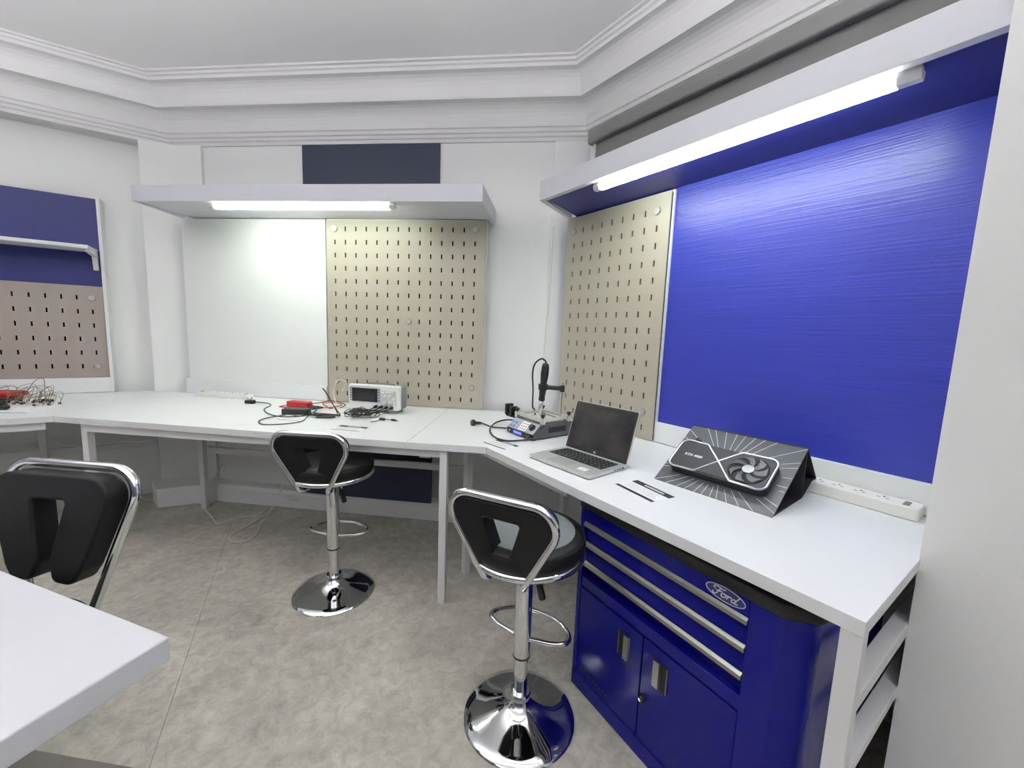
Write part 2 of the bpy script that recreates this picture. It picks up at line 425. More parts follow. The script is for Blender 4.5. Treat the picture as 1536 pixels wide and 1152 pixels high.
# ------------------------------------------------------------------ right wall fittings
tag(place(MB().box(-1.99, -0.12, 1.815, 1.86, 0.90, 2.05).build('wall_panel', BLUE), 'R'), 'large bright blue brushed wall panel behind the graphics card display', 'panel')
tag(place(MB().box(-1.245, -0.12, 1.795, 1.815, 0.812, 0.913).build('upstand', LAM, bevel=0.002), 'R'), 'white upstand board under the bright blue wall panel', 'upstand')
t = thing('light_canopy', 'white fronted canopy with blue underside over the bright blue wall panel', 'canopy', 'R', (-1.0, 1.425, 2.04))
MB().prism([(-0.80, 0.0), (0.83, 0.0), (0.83, 0.018), (-0.792, 0.018)], -0.004, 0.092).build('front_board', CAN, t, bevel=0.0015)
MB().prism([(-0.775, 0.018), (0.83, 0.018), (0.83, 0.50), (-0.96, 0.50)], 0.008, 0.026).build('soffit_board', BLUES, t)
MB().prism([(-0.80, 0.0), (-0.775, 0.018), (-0.945, 0.375), (-0.97, 0.375)], -0.004, 0.085).build('side_board', CAN, t)
MB().box(-0.775, 0.83, 0.018, 0.034, -0.002, 0.008).build('edge_strip', CAN, t)
t = thing('roller_blind', 'grey roller blind with rounded cassette above the blue panel canopy', 'blind', 'R', (-1.0, 1.87, 2.10))
MB().prism(fillet([(-0.03, 0.362), (0.06, 0.362), (0.06, 0.45), (-0.014, 0.45), (-0.03, 0.432)], [0.012, 0.0, 0.0, 0.01, 0.01], 4), -0.89, 0.9, 'x').build('cassette', BLINDM, t, smooth=True)
MB().box(-0.85, 0.9, 0.008, 0.011, -0.028, 0.40).build('fabric', FABRIC, t)
MB().box(-0.875, -0.853, 0.0, 0.06, -0.028, 0.37).build('side_channel', STEELW, t)

# ------------------------------------------------------------------ left wall fittings
tag(place(MB().box(-2.9, -0.815, 4.0, 4.05, 0.90, 2.125).build('wall_panel', BLUEL), 'L'), 'dark blue wall panel behind the small shelf at the left edge', 'panel')
tag(place(MB().box(-0.815, -0.797, 3.965, 4.05, 0.812, 2.13).build('panel_edge_strip', LAM, bevel=0.001), 'L'), 'narrow white upright edging strip right of the left blue panel', 'strip')
tag(place(MB().box(-2.9, -0.815, 3.965, 4.0, 0.812, 0.916).build('upstand', LAM, bevel=0.002), 'L'), 'white upstand board under the grey-brown pegboard at the left edge', 'upstand')
t = thing('wall_shelf', 'small white wall shelf on a bracket across the left blue panel', 'shelf', 'L', (-0.83, 4.0, 1.79))
box_part('board', LAM, t, -1.3, 0.0, -0.22, 0.0, -0.022, 0.0, 0.002)
br = MB().prism([(0, -0.022), (-0.17, -0.022), (-0.17, -0.036), (-0.03, -0.05), (-0.012, -0.14), (0.0, -0.14)], -0.028, 0.0, 'x')
br.build('bracket', STEELW, t, bevel=0.002)

# ------------------------------------------------------------------ benches
TZ, TT = 0.81, 0.033
def world_thing(name, label, cat, base, group=None):
    return thing(name, label, cat, 'B', base, 0.0, group)
def slab(poly, name, parent, base, z0=TZ - TT, z1=TZ, m=None):
    return MB().prism([(p[0] - base[0], p[1] - base[1]) for p in poly], z0 - base[2], z1 - base[2]).build(name, m or LAM, parent, bevel=0.0012)
cl = (-2.626, 1.828); seamF = (-0.694, 1.806); cr = (-0.318, 1.818)
# back bench
b = (-1.6, 2.2, 0.0)
t = world_thing('workbench', 'long white back workbench holding the oscilloscope, on square legs', 'workbench', b, 'white workbenches')
slab([cl, seamF, (-0.732, 2.686), (-2.88, 2.686)], 'worktop', t, b)
def leg(parent, base, x, y, z1=TZ - TT, w=0.036, z0=0.0):
    return MB().box(x - w / 2 - base[0], x + w / 2 - base[0], y - w / 2 - base[1], y + w / 2 - base[1], z0, z1).build('leg', STEELW, parent, bevel=0.002)
leg(t, b, -0.522, 1.845); leg(t, b, -2.47, 1.86); leg(t, b, -2.49, 2.57)
MB().box(-2.45 - b[0], -0.505 - b[0], 1.837 - b[1], 1.855 - b[1], 0.737, 0.777).build('front_rail', STEELW, t)
MB().box(-2.47 - b[0], -0.55 - b[0], 2.585 - b[1], 2.61 - b[1], 0.405, 0.445).build('back_rail', STEELW, t)
# corner and right bench
b = tuple(W('R', -1.0, 1.4, 0))
t = thing('workbench', 'white right workbench turning the corner, above the blue tool cabinet', 'workbench', 'B', b, 0, 'white workbenches')
e1 = W('R', -0.188, 0.99); e2 = W('R', -0.188, 1.795); e3 = W('R', -1.965, 1.795)
slab([(seamF[0] + 0.0015, seamF[1]), cr, (e1.x, e1.y), (e2.x, e2.y), (e3.x, e3.y), (e3.x - 0.02, 2.70), (-0.50, 2.70), (-0.50, 2.686), (-0.7305, 2.686)], 'worktop', t, b)
b2 = (-1.0, 1.4)
def legR(s, w, ww=0.037):
    M = Matrix.Rotation(FR['R'], 4, 'Z')
    return MB(M).box(s - b2[0] - ww / 2, s - b2[0] + ww / 2, w - b2[1] - ww / 2, w - b2[1] + ww / 2, 0, TZ - TT).build('leg', STEELW, t, bevel=0.002)
legR(-0.208, 1.012); legR(-1.875, 1.075); legR(-0.208, 1.74); legR(-1.80, 1.72)
M = Matrix.Rotation(FR['R'], 4, 'Z')
MB(M).box(-0.865, -0.06, -0.375, -0.35, 0.742, 0.777).build('front_rail', STEELW, t)
MB(M).box(0.775, 0.81, -0.37, 0.32, 0.595, 0.63).build('side_rail', STEELW, t, bevel=0.002)
MB(M).box(0.775, 0.81, -0.37, 0.32, 0.42, 0.45).build('side_rail', STEELW, t, bevel=0.002)
# left bench
b = tuple(W('L', -1.7, 3.5, 0))
t = thing('workbench', 'white left workbench under the grey-brown pegboard, partly out of view', 'workbench', 'B', b, 0, 'white workbenches')
q = [W('L', -3.0, 3.07), W('L', -3.0, 3.965), W('L', -0.60, 3.965)]
slab([(cl[0] - 0.0015, cl[1]), (-2.882, 2.686), (-2.90, 2.64), (q[2].x, q[2].y), (q[1].x, q[1].y), (q[0].x, q[0].y)], 'worktop', t, b)
M = Matrix.Rotation(FR['L'], 4, 'Z')
for s, w in ((-1.15, 3.90), (-2.6, 3.90), (-2.6, 3.12)):
    MB(M).box(s + 1.7 - 0.018, s + 1.7 + 0.018, w - 3.5 - 0.018, w - 3.5 + 0.018, 0, TZ - TT).build('leg', STEELW, t, bevel=0.002)
MB(M).box(-0.9, 1.12, 0.42, 0.445, 0.40, 0.44).build('back_rail', STEELW, t)
MB(M).box(-0.9, 0.80, -0.40, -0.382, 0.737, 0.777).build('front_rail', STEELW, t)

# ------------------------------------------------------------------ foreground table
tc_ = Vector((-0.625, 0.562)); ang = R(168.0)
du = Vector((math.cos(ang), math.sin(ang))); dv = Vector((-du.y, du.x))
t = thing('table', 'white topped table with dark blue legs in the near left foreground', 'table', 'B', (tc_.x + du.x * 0.8 + dv.x * 0.4, tc_.y + du.y * 0.8 + dv.y * 0.4, 0), ang)
MB().box(-0.8, 0.8, -0.4, 0.4, TZ - 0.044, TZ).build('top', mat('table_laminate', (206, 206, 210), 0.35), t, bevel=0.004, seg=3)
for x, y in ((-0.725, -0.20), (-0.725, 0.34), (0.74, -0.20), (0.74, 0.34)):
    MB().box(x - 0.02, x + 0.02, y - 0.02, y + 0.02, 0.004, TZ - 0.044).build('leg', mat('dark_blue_metal', (22, 26, 62), 0.4), t, bevel=0.003)
tag(MB().box(-2.6, -0.95, 0.1, 0.944, 0.0, 0.004).build('floor_patch', mat('dark_grey_patch', (112, 108, 104), 0.7, noise=(9, 0.15, 6))), 'flat dark grey floor patch under the foreground table', 'mat')  # thin sheet, darker than the floor around it

# ------------------------------------------------------------------ bar stools
def stool(x, y, yaw, label, lift=0.0, sheen_patch=False, z=0.0, hb=0.272, cs=1.0):
    t = thing('bar_stool', label, 'stool', 'B', (x, y, z), yaw, 'bar stools at the workbenches')
    zs = 0.625 + lift
    MB().lathe([(0.0, 0.0), (0.193, 0.0), (0.1945, 0.004), (0.190, 0.010), (0.160, 0.018), (0.120, 0.028), (0.085, 0.040), (0.058, 0.055), (0.043, 0.068), (0.036, 0.08), (0.0, 0.08)], 64, close=False).build('base', CHROME, t, smooth=True)
    MB().lathe([(0.0, 0.076), (0.036, 0.076), (0.038, 0.082), (0.036, 0.088), (0.038, 0.094), (0.034, 0.10), (0.0, 0.10)], 32, close=False).build('collar', CHROME, t, smooth=True)
    zj = 0.235 + lift
    MB().lathe([(0.0245, 0.095), (0.0245, zj + 0.01)], 32).build('lower_column', CHROME, t, smooth=True)
    MB().lathe([(0.029, zj), (0.030, zj + 0.004), (0.030, zs - 0.02), (0.045, zs - 0.015), (0.05, zs + 0.01)], 32).build('column', CHROME, t, smooth=True)
    MB().lathe([(0.0302, zj - 0.002), (0.0308, zj), (0.0308, zj + 0.004), (0.0302, zj + 0.005)], 32).build('column_gasket', BLACK, t, smooth=True)
    zf = 0.305 + lift
    fp = [(0.028, -0.004, zf), (0.10, 0.012, zf), (0.138, 0.032, zf), (0.147, 0.06, zf), (0.128, 0.093, zf), (0.075, 0.13, zf), (0, 0.142, zf),
          (-0.075, 0.13, zf), (-0.128, 0.093, zf), (-0.147, 0.06, zf), (-0.138, 0.032, zf), (-0.10, 0.012, zf), (-0.028, -0.004, zf)]
    MB().tube(crom(fp, 6), 0.0085, 10).build('footrest', CHROME, t, smooth=True)
    MB().lathe([(0.0, zs + 0.004), (0.176, zs + 0.004), (0.189, zs + 0.014), (0.193, zs + 0.03), (0.194, zs + 0.050), (0.189, zs + 0.062), (0.175, zs + 0.070), (0.12, zs + 0.073), (0.0, zs + 0.074)], 56, close=False).build('seat', LEATHER, t, smooth=True)
    ring = [(0.186 * math.cos(2 * PI * k / 56), 0.186 * math.sin(2 * PI * k / 56), zs + 0.003) for k in range(56)]
    MB().tube(ring, 0.0115, 10, True).build('seat_ring', CHROME, t, smooth=True)
    # piping round the seat edge
    pr = [(0.1895 * math.cos(2 * PI * k / 56), 0.1895 * math.sin(2 * PI * k / 56), zs + 0.061) for k in range(56)]
    MB().tube(pr, 0.0026, 6, True).build('seat_piping', LEATHER, t, smooth=True)
    if sheen_patch:  # grey disc segment paints the reflection on the flat black leather top
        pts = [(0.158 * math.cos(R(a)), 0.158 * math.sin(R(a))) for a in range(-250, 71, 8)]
        MB().prism(pts, zs + 0.069, zs + 0.0746).build('seat_sheen', mat('painted_sheen_grey', (104, 110, 112), 0.45, bump=(160, 0.05)), t)
    # backrest: plane leaning back, in coordinates (x, thickness, height)
    lean = R(8.6)
    Mb = Matrix.Translation((0, -0.166, zs - 0.026)) @ Matrix.Rotation(lean, 4, 'X')
    P = fillet([(-0.066, 0.0), (-0.212, hb), (0.212, hb), (0.066, 0.0)], [0, 0.066, 0.066, 0], 10)
    path = [Mb @ Vector((-0.050, 0.11, 0.0)), Mb @ Vector((-0.056, 0.04, -0.018)), Mb @ Vector((-0.061, 0.012, -0.014))]
    path += [Mb @ Vector((p[0], 0, p[1])) for p in P[0:1]]
    n0, n1 = P[0], P[1]
    path += [Mb @ Vector((n0[0] + (n1[0] - n0[0]) * k / 6, 0, n0[1] + (n1[1] - n0[1]) * k / 6)) for k in range(1, 6)]
    path += [Mb @ Vector((p[0], 0, p[1])) for p in P[1:-1]]
    n0, n1 = P[-2], P[-1]
    path += [Mb @ Vector((n0[0] + (n1[0] - n0[0]) * k / 6, 0, n0[1] + (n1[1] - n0[1]) * k / 6)) for k in range(1, 7)]
    path += [Mb @ Vector((0.061, 0.012, -0.014)), Mb @ Vector((0.056, 0.04, -0.018)), Mb @ Vector((0.050, 0.11, 0.0))]
    MB().tube(path, 0.0115, 12).build('backrest_frame', CHROME, t, smooth=True)
    k = 0.0
    hh = lambda d: hb - d * cs
    sl_ = 1.0 if cs == 1.0 else 0.78
    out = fillet([(-0.190, hh(0.014)), (0.190, hh(0.014)), (0.108, hh(0.212)), (0.083, hh(0.245)), (0.030, hh(0.240)), (0.020 * sl_, hh(0.20)), (0.061 * sl_, hh(0.068)), (-0.061 * sl_, hh(0.068)), (-0.020 * sl_, hh(0.20)), (-0.030, hh(0.240)), (-0.083, hh(0.245)), (-0.108, hh(0.212))],
                 [0.058, 0.058, 0.04, 0.03, 0.022, 0.04, 0.008, 0.008, 0.04, 0.022, 0.03, 0.04], 6)
    MB(Mb).prism(out, -0.006, 0.052, 'y').build('backrest_cushion', LEATHER, t, bevel=0.02, seg=5)
    pth = [Mb @ Vector((p[0] * 0.985, 0.046, (p[1] - 0.15) * 0.985 + 0.15)) for p in out]
    lv = MB().tube([(0.02, -0.01, zs - 0.004), (0.055, -0.035, zs - 0.012), (0.068, -0.045, zs - 0.07)], 0.0045, 8)
    lv.build('lever', CHROME, t, smooth=True)
    MB().tube(crom([(0.067, -0.045, zs - 0.062), (0.074, -0.048, zs - 0.092), (0.086, -0.052, zs - 0.125)], 4), [0.008, 0.009, 0.010, 0.011, 0.011, 0.0115, 0.012, 0.012, 0.010], 10).build('lever_grip', BLACK, t, smooth=True)
    return t
stool(-0.081, 1.297, R(-19.3), 'black bar stool with chrome base standing beside the blue tool cabinet', sheen_patch=True)
stool(-1.077, 1.83, R(2.5), 'black bar stool with chrome base at the back bench, before the oscilloscope')
stool(-1.247, 0.67, R(181.0), 'black bar stool at the near left, its split backrest behind the foreground table', lift=-0.09, z=0.004, hb=0.442, cs=1.17)

# ------------------------------------------------------------------ photo pixel -> point at a known height
CAMM = cam.matrix_world.to_3x3()
def at(px, py, h):
    d = CAMM @ Vector(((px - 768) / 618.5, -(py - 576) / 618.5, -1.0))
    k = (h - H) / d.z
    return Vector((d.x * k, d.y * k, h))

# ------------------------------------------------------------------ tool cabinet
t = thing('tool_cabinet', 'shiny blue steel tool cabinet with three drawers and two doors under the bench', 'cabinet', 'R', (-1.019, 1.065, 0.0), R(-3.8))
Wd, Dp, TH = 0.69, 0.46, 0.715
body = [(0, 0.012), (Wd - 0.004, 0.012), (Wd + 0.03, 0.02), (Wd + 0.052, 0.05), (Wd + 0.052, Dp), (0, Dp)]
MB().prism([(0.006, 0.030), (Wd - 0.02, 0.030), (Wd + 0.04, 0.05), (Wd + 0.045, Dp - 0.005), (0.006, Dp - 0.005)], 0.004, TH).build('carcass', CHESTS, t)
MB().box(0, 0.022, 0.0, 0.05, 0, TH).build('front_post', CHEST, t, bevel=0.004)
MB().prism(fillet([(0.615, 0.0), (Wd - 0.005, 0.0), (Wd + 0.052, 0.045), (Wd + 0.052, 0.16), (0.63, 0.16), (0.615, 0.05)], [0, 0.02, 0.03, 0, 0, 0], 5), 0, TH).build('front_post', CHEST, t, smooth=True)
MB().box(-0.001, 0.615, 0.0, 0.03, 0.0, 0.058).build('plinth', CHEST, t, bevel=0.004)
MB().box(0.022, 0.615, 0.004, 0.03, 0.412, 0.452).build('middle_rail', CHEST, t, bevel=0.003)
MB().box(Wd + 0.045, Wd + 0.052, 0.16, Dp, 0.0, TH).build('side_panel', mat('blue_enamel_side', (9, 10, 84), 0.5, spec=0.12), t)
MB().prism(fillet([(-0.004, -0.006), (Wd, -0.006), (Wd + 0.058, 0.05), (Wd + 0.058, Dp), (-0.004, Dp)], [0.01, 0.03, 0.04, 0, 0], 5), TH, TH + 0.034).build('top_mat', BLACKM, t, bevel=0.006)
for z0, z1, zh in ((0.668, 0.712, 0.656), (0.596, 0.642, 0.583), (0.522, 0.568, 0.508)):
    d = MB().prism([(0.006, z0), (0.02, z1), (0.034, z1), (0.034, z0 - 0.024), (0.014, z0 - 0.02)] if z0 < 0.66 else [(0.002, z0), (0.002, z1), (0.034, z1), (0.034, z0 - 0.022), (0.012, z0 - 0.018)], 0.024, 0.613, 'x').build('drawer', CHESTS, t)
    MB().prism([(-0.004, zh - 0.0075), (-0.004, zh + 0.004), (0.004, zh + 0.010), (0.018, zh + 0.010), (0.018, zh + 0.004), (0.002, zh + 0.002), (0.002, zh - 0.0075)], 0.024, 0.613, 'x').build('handle', ALU, d)
def cup_handle(x0, x1, z0, z1, left_dark, parent):
    xm = (x0 + x1) / 2
    a, b_ = ((x0, xm - 0.002), (xm - 0.002, x1)) if left_dark else ((xm + 0.002, x1), (x0, xm + 0.002))
    MB().box(a[0], a[1], -0.0004, 0.002, z0, z1).build('recess', BLACKM, parent)
    MB().prism([(b_[0], 0.0), (b_[1], 0.0), (b_[1] - 0.003, -0.008), (b_[0] + 0.003, -0.008)], z0, z1).build('handle', ALU, parent)
    e = a[0] if left_dark else a[1]
    MB().box(e - 0.0015, e + 0.0015, -0.004, 0.002, z0, z1).build('handle_lip', ALU, parent)
def door(x0, x1):
    return MB().box(x0, x1, 0.001, 0.02, 0.062, 0.408).build('door', CHESTS, t, bevel=0.0025)
d1 = door(0.024, 0.3145); d2 = door(0.3175, 0.613)
cup_handle(0.222, 0.268, 0.288, 0.372, True, d1)
cup_handle(0.362, 0.412, 0.288, 0.372, False, d2)
MB().lathe([(0.011, 0.003), (0.011, -0.012), (0.008, -0.016)], 20, (0.334, 0, 0.215), 'y').build('lock', BLACK, d2, smooth=True)
MB().lathe([(0.005, -0.0161), (0.005, -0.018)], 12, (0.334, 0, 0.215), 'y').build('lock_barrel', CHROME, d2, smooth=True)
# faint dark lettering low on the left door (too worn to read)
mb = MB()
for k in range(9):
    x = 0.045 + k * 0.0165
    mb.box(x, x + 0.010, 0.0003, 0.0012, 0.088 + 0.002 * math.sin(k * 2.1), 0.098 + 0.003 * math.cos(k * 1.7))
mb.build('worn_print', BLACKM, d1)
# oval emblem on the top drawer
ex, ez = 0.552, 0.692
ov = [(ex + 0.052 * math.cos(2 * PI * k / 40), ez + 0.0185 * math.sin(2 * PI * k / 40)) for k in range(40)]
em = MB().prism(ov, 0.0008, 0.0022, 'y').build('emblem', mat('emblem_blue', (24, 34, 92), 0.35), t)
em['label'] = 'oval blue emblem with silver rim and script lettering'
MB().tube([(x, 0.0006, z) for x, z in ov], 0.0012, 6, True).build('rim', LINEW, em)
strokes = [
    [(-0.62, 0.16), (-0.74, 0.24), (-0.70, 0.40), (-0.48, 0.44), (-0.22, 0.38), (-0.02, 0.44)],
    [(-0.30, 0.40), (-0.42, 0.10), (-0.50, -0.20), (-0.64, -0.34), (-0.76, -0.26), (-0.70, -0.16)],
    [(-0.56, 0.06), (-0.40, 0.10), (-0.24, 0.12), (-0.20, 0.18)],
    [(-0.02, 0.06), (-0.16, 0.02), (-0.22, -0.16), (-0.12, -0.28), (0.02, -0.20), (0.06, -0.02), (-0.02, 0.06), (0.14, 0.02)],
    [(0.14, 0.06), (0.22, 0.04), (0.16, -0.14), (0.13, -0.28)],
    [(0.17, -0.10), (0.26, 0.04), (0.36, 0.06), (0.36, 0.0)],
    [(0.66, 0.02), (0.52, 0.04), (0.42, -0.12), (0.46, -0.28), (0.58, -0.22), (0.68, 0.0)],
    [(0.82, 0.44), (0.72, 0.16), (0.62, -0.18), (0.68, -0.28), (0.80, -0.20)]]
for st in strokes:
    pts = crom([Vector((ex + (x + 0.12 * y) * 0.043, 0.0006, ez + y * 0.030 - 0.001)) for x, y in st], 6)
    MB().tube(pts, 0.00155, 6).build('script_stroke', LINEW, em, smooth=True)

# ------------------------------------------------------------------ graphics card on its display stand
t = thing('display_stand', 'folded grey card display stand with radiating silver lines by the blue wall', 'stand', 'R', (-0.70, 1.330, TZ), R(3.3))
Mp = Matrix(((1, 0, 0, -0.2), (0, 0.8345, -0.551, 0), (0, 0.551, 0.8345, 0), (0, 0, 0, 1)))
PW, PL = 0.40, 0.3176
MB(Mp).box(0, PW, 0, PL, -0.005, 0.0).build('front_panel', CARDG, t)
MB().prism([(0.262, 0.172), (0.267, 0.172), (0.270, 0.001), (0.265, 0.001)], -0.199, 0.199, 'x').build('inner_panel', CARDD, t)
MB().prism([(0.263, 0.176), (0.268, 0.178), (0.405, 0.046), (0.401, 0.043)], -0.199, 0.199, 'x').build('back_panel', CARDD, t)
MB().box(-0.199, 0.199, 0.004, 0.265, 0.0, 0.003).build('base_panel', CARDD, t)
MB().prism([(0.272, 0.002), (0.272, 0.005), (0.36, 0.046), (0.40, 0.046), (0.40, 0.043), (0.36, 0.043)], -0.199, 0.199, 'x').build('rear_base_panel', CARDD, t)
rs = random.Random(3)
cx0, cy0 = 0.19, 0.135
for k in range(34):
    a = 2 * PI * k / 34 + rs.uniform(-0.07, 0.07)
    ca, sa = math.cos(a), math.sin(a)
    rmax = min((PW - cx0) / ca if ca > 1e-6 else (-cx0 / ca if ca < -1e-6 else 9), (PL - cy0) / sa if sa > 1e-6 else (-cy0 / sa if sa < -1e-6 else 9)) - 0.001
    rin = min(0.172 / max(abs(ca), 1e-6), 0.078 / max(abs(sa), 1e-6)) * rs.uniform(0.95, 1.12)
    if rmax - rin < 0.012: continue
    p0 = Vector((cx0 + ca * rin, cy0 + sa * rin)); p1 = Vector((cx0 + ca * rmax, cy0 + sa * rmax)); nn = Vector((-sa, ca)) * 0.0009
    MB(Mp).prism([tuple(p0 - nn), tuple(p1 - nn), tuple(p1 + nn), tuple(p0 + nn)], 0.0, 0.0006).build('printed_line', LINEW, t)
MB(Mp).box(0.052, 0.072, 0.232, 0.239, 0.0, 0.012).box(0.054, 0.060, 0.232, 0.246, 0.0, 0.012).build('hook', BLACK, t)
g = thing('graphics_card', 'dark graphics card with silver frame and fan on the card display stand', 'graphics card', 'R', (-0.70, 1.330, TZ), R(3.3))
CG = mat('card_charcoal', (28, 29, 37), 0.45)
a0, a1, b0, b1 = 0.030, 0.360, 0.061, 0.203
MB(Mp).prism(rrect(a0, a1, b0, b1, 0.024), 0.0006, 0.032, 'z').build('body', BLACK, g, bevel=0.003)
MB(Mp).prism(rrect(a0 + 0.006, a1 - 0.006, b0 + 0.006, b1 - 0.006, 0.02), 0.032, 0.034).build('face', CG, g)
SLV = mat('card_silver', (200, 202, 206), 0.3, 0.8)
X = (0.187, 0.134)
lh = fillet([(a0, b0), (0.130, b0 + 0.003), X, (0.122, b1 - 0.003), (a0, b1)], [0.024, 0.01, 0.004, 0.01, 0.024], 5)
rh = fillet([(a1, b0), (a1, b1), (0.245, b1 - 0.003), X, (0.252, b0 + 0.003)], [0.026, 0.026, 0.01, 0.004, 0.01], 5)
MB(Mp).tube([(x, y, 0.034) for x, y in lh], 0.0036, 6, True).build('frame', SLV, g, smooth=True)
MB(Mp).tube([(x, y, 0.034) for x, y in rh], 0.0036, 6, True).build('frame', SLV, g, smooth=True)
fc = (0.287, 0.132); fr_ = 0.060
MB(Mp).lathe([(fr_, 0.0342), (fr_ + 0.003, 0.0355), (fr_ + 0.003, 0.034)], 40, (fc[0], fc[1], 0), close=False).build('fan_ring', BLACK, g, smooth=True)
MB(Mp).lathe([(0.0, 0.0343), (fr_, 0.0343)], 40, (fc[0], fc[1], 0), close=False).build('fan_well', BLACKM, g)
fan = MB(Mp).lathe([(0.0, 0.0395), (0.018, 0.039), (0.020, 0.037), (0.020, 0.0344)], 28, (fc[0], fc[1], 0), close=False).build('fan_hub', mat('fan_hub_grey', (120, 122, 126), 0.3, 0.7), g, smooth=True)
BL = mat('fan_blade_grey', (86, 88, 92), 0.35, 0.3)
for k in range(7):
    a = 2 * PI * k / 7 + 0.3
    pts = []
    for rr, da, db in ((0.019, -0.10, 0.42), (0.034, 0.10, 0.60), (0.048, 0.30, 0.82), (0.058, 0.48, 1.02)):
        pts.append((fc[0] + rr * math.cos(a + da), fc[1] + rr * math.sin(a + da), 0.0348))
        pts.append((fc[0] + rr * math.cos(a + db), fc[1] + rr * math.sin(a + db), 0.0382))
    MB(Mp).add(pts, [(0, 1, 3, 2), (2, 3, 5, 4), (4, 5, 7, 6)]).build('fan_blade', BL, g)
text_part('lettering', 'RTX 4080', 0.0155, PAPER, g, Mp @ Matrix.Translation((0.098, 0.131, 0.0345)), ext=0.0003, bold=0.0003)

# ------------------------------------------------------------------ laptop
t = thing('laptop', 'open silver laptop with a dark screen on the right bench', 'laptop', 'R', (-1.174, 1.0725, TZ), R(4.3))
MB().prism(rrect(-0.167, 0.167, 0.0, 0.235, 0.012), 0.003, 0.016, 'z').build('base', SILVER, t, bevel=0.003)
MB().box(-0.142, 0.142, 0.098, 0.212, 0.0158, 0.0163).build('keyboard_well', BLACK, t)
mb = MB()
rows = [(0.102, 0.019, 8), (0.123, 0.019, 13), (0.144, 0.019, 14), (0.165, 0.019, 14), (0.186, 0.019, 14), (0.2035, 0.0075, 14)]
KW = 0.280
for y, hgt, n in rows:
    for i in range(n):
        w = KW / n
        mb.prism(rrect(-0.140 + i * w + 0.0012, -0.140 + (i + 1) * w - 0.0012, y + 0.001, y + hgt - 0.0008, 0.0015, 2), 0.0163, 0.0178)
ko = mb.build('keys', mat('key_black', (34, 35, 37), 0.5), t); ko['kind'] = 'stuff'
mb = MB()
for y, hgt, n in rows[:5]:
    for i in range(n):
        w = KW / n; x = -0.140 + (i + 0.4) * w
        mb.box(x, x + 0.004, y + 0.007, y + 0.011, 0.0178, 0.01795)
mb.build('key_legends', LINEW, t)['kind'] = 'stuff'
MB().box(-0.075, 0.035, 0.016, 0.088, 0.0158, 0.0162).build('trackpad', mat('trackpad_grey', (176, 180, 180), 0.3, 0.4), t)
MB().box(0.078, 0.118, 0.028, 0.058, 0.0158, 0.0162).build('sticker', PAPER, t)
MB().box(0.088, 0.106, 0.036, 0.042, 0.0162, 0.0163).box(0.092, 0.112, 0.046, 0.050, 0.0162, 0.0163).build('sticker_print', INKG, t)
for y, w in ((0.178, 0.010), (0.196, 0.016), (0.150, 0.006), (0.165, 0.006)):
    MB().box(0.166, 0.1675, y, y + w, 0.007, 0.012).build('port', BLACKM, t)
Ml = Matrix.Translation((0, 0.231, 0.014)) @ Matrix.Rotation(R(-17.5), 4, 'X')
lid = MB(Ml).prism(rrect(-0.167, 0.167, 0.0, 0.222, 0.009), -0.002, 0.0045, 'y').build('lid', SILVER, t, bevel=0.0015)
MB(Ml).prism(rrect(-0.1635, 0.1635, 0.003, 0.2185, 0.006), -0.0026, -0.002, 'y').build('bezel', BLACK, lid)
SCR = bpy.data.materials.new('screen_dark'); SCR.use_nodes = True
nt = SCR.node_tree; bs = nt.nodes['Principled BSDF']; tcx = nt.nodes.new('ShaderNodeTexCoord')
nz = nt.nodes.new('ShaderNodeTexNoise'); nz.inputs['Scale'].default_value = 9; nz.inputs['Detail'].default_value = 4
rp = nt.nodes.new('ShaderNodeValToRGB'); rp.color_ramp.elements[0].position = 0.38; rp.color_ramp.elements[1].position = 0.66
rp.color_ramp.elements[0].color = lin((34, 33, 34)); rp.color_ramp.elements[1].color = lin((66, 64, 62))
nt.links.new(tcx.outputs['Object'], nz.inputs['Vector']); nt.links.new(nz.outputs[0], rp.inputs[0]); nt.links.new(rp.outputs[0], bs.inputs['Base Color'])
bs.inputs['Roughness'].default_value = 0.12
MB(Ml).box(-0.157, 0.157, -0.0030, -0.0026, 0.022, 0.212).build('screen', SCR, lid)
MB(Ml).lathe([(0.005, -0.0027), (0.005, -0.0030)], 16, (0, 0, 0.0125), 'y').build('logo_disc', LINEW, lid)
MB(Ml).lathe([(0.0022, -0.0027), (0.0022, -0.0031)], 10, (0, 0, 0.2155), 'y').build('webcam', GPLAS, lid)

# ------------------------------------------------------------------ information cards
def info_card(fr, s, w, yaw, L, D_, label, bands):
    t = thing('info_card', label, 'card', fr, (s, w, TZ), yaw, 'printed information cards on the benches')
    MB().box(-L / 2, L / 2, -D_ / 2, D_ / 2, 0.0, 0.0008).build('sheet', PAPER, t)
    y1 = D_ / 2
    hd = MB().box(-L / 2, L / 2, y1 - bands[0], y1, 0.0008, 0.0010).build('header_band', INK, t)
    if bands[1]: MB().box(-L / 2, L / 2, -y1, -y1 + bands[1], 0.0008, 0.0010).build('footer_band', INK, t)
    mb = MB(); rr = random.Random(int(1000 * abs(s)))
    x = -L * 0.2
    while x < L * 0.28:
        wl = rr.uniform(0.003, 0.006)
        mb.box(x, x + wl, y1 - bands[0] * 0.68, y1 - bands[0] * 0.34, 0.0010, 0.0012); x += wl + 0.0016
    mb.build('title_print', PAPER, hd)
    mb = MB(); y = y1 - bands[0] - 0.010
    while y > -y1 + bands[1] + 0.006:
        mb.box(-L * 0.42, L * rr.uniform(0.2, 0.42), y, y + 0.0014, 0.0008, 0.0009); y -= 0.008
    mb.build('text_lines', INKG, t)
    return t
info_card('R', -0.842, 1.183, R(-8), 0.172, 0.108, 'white printed card with black bands between laptop and graphics card stand', (0.030, 0.015))
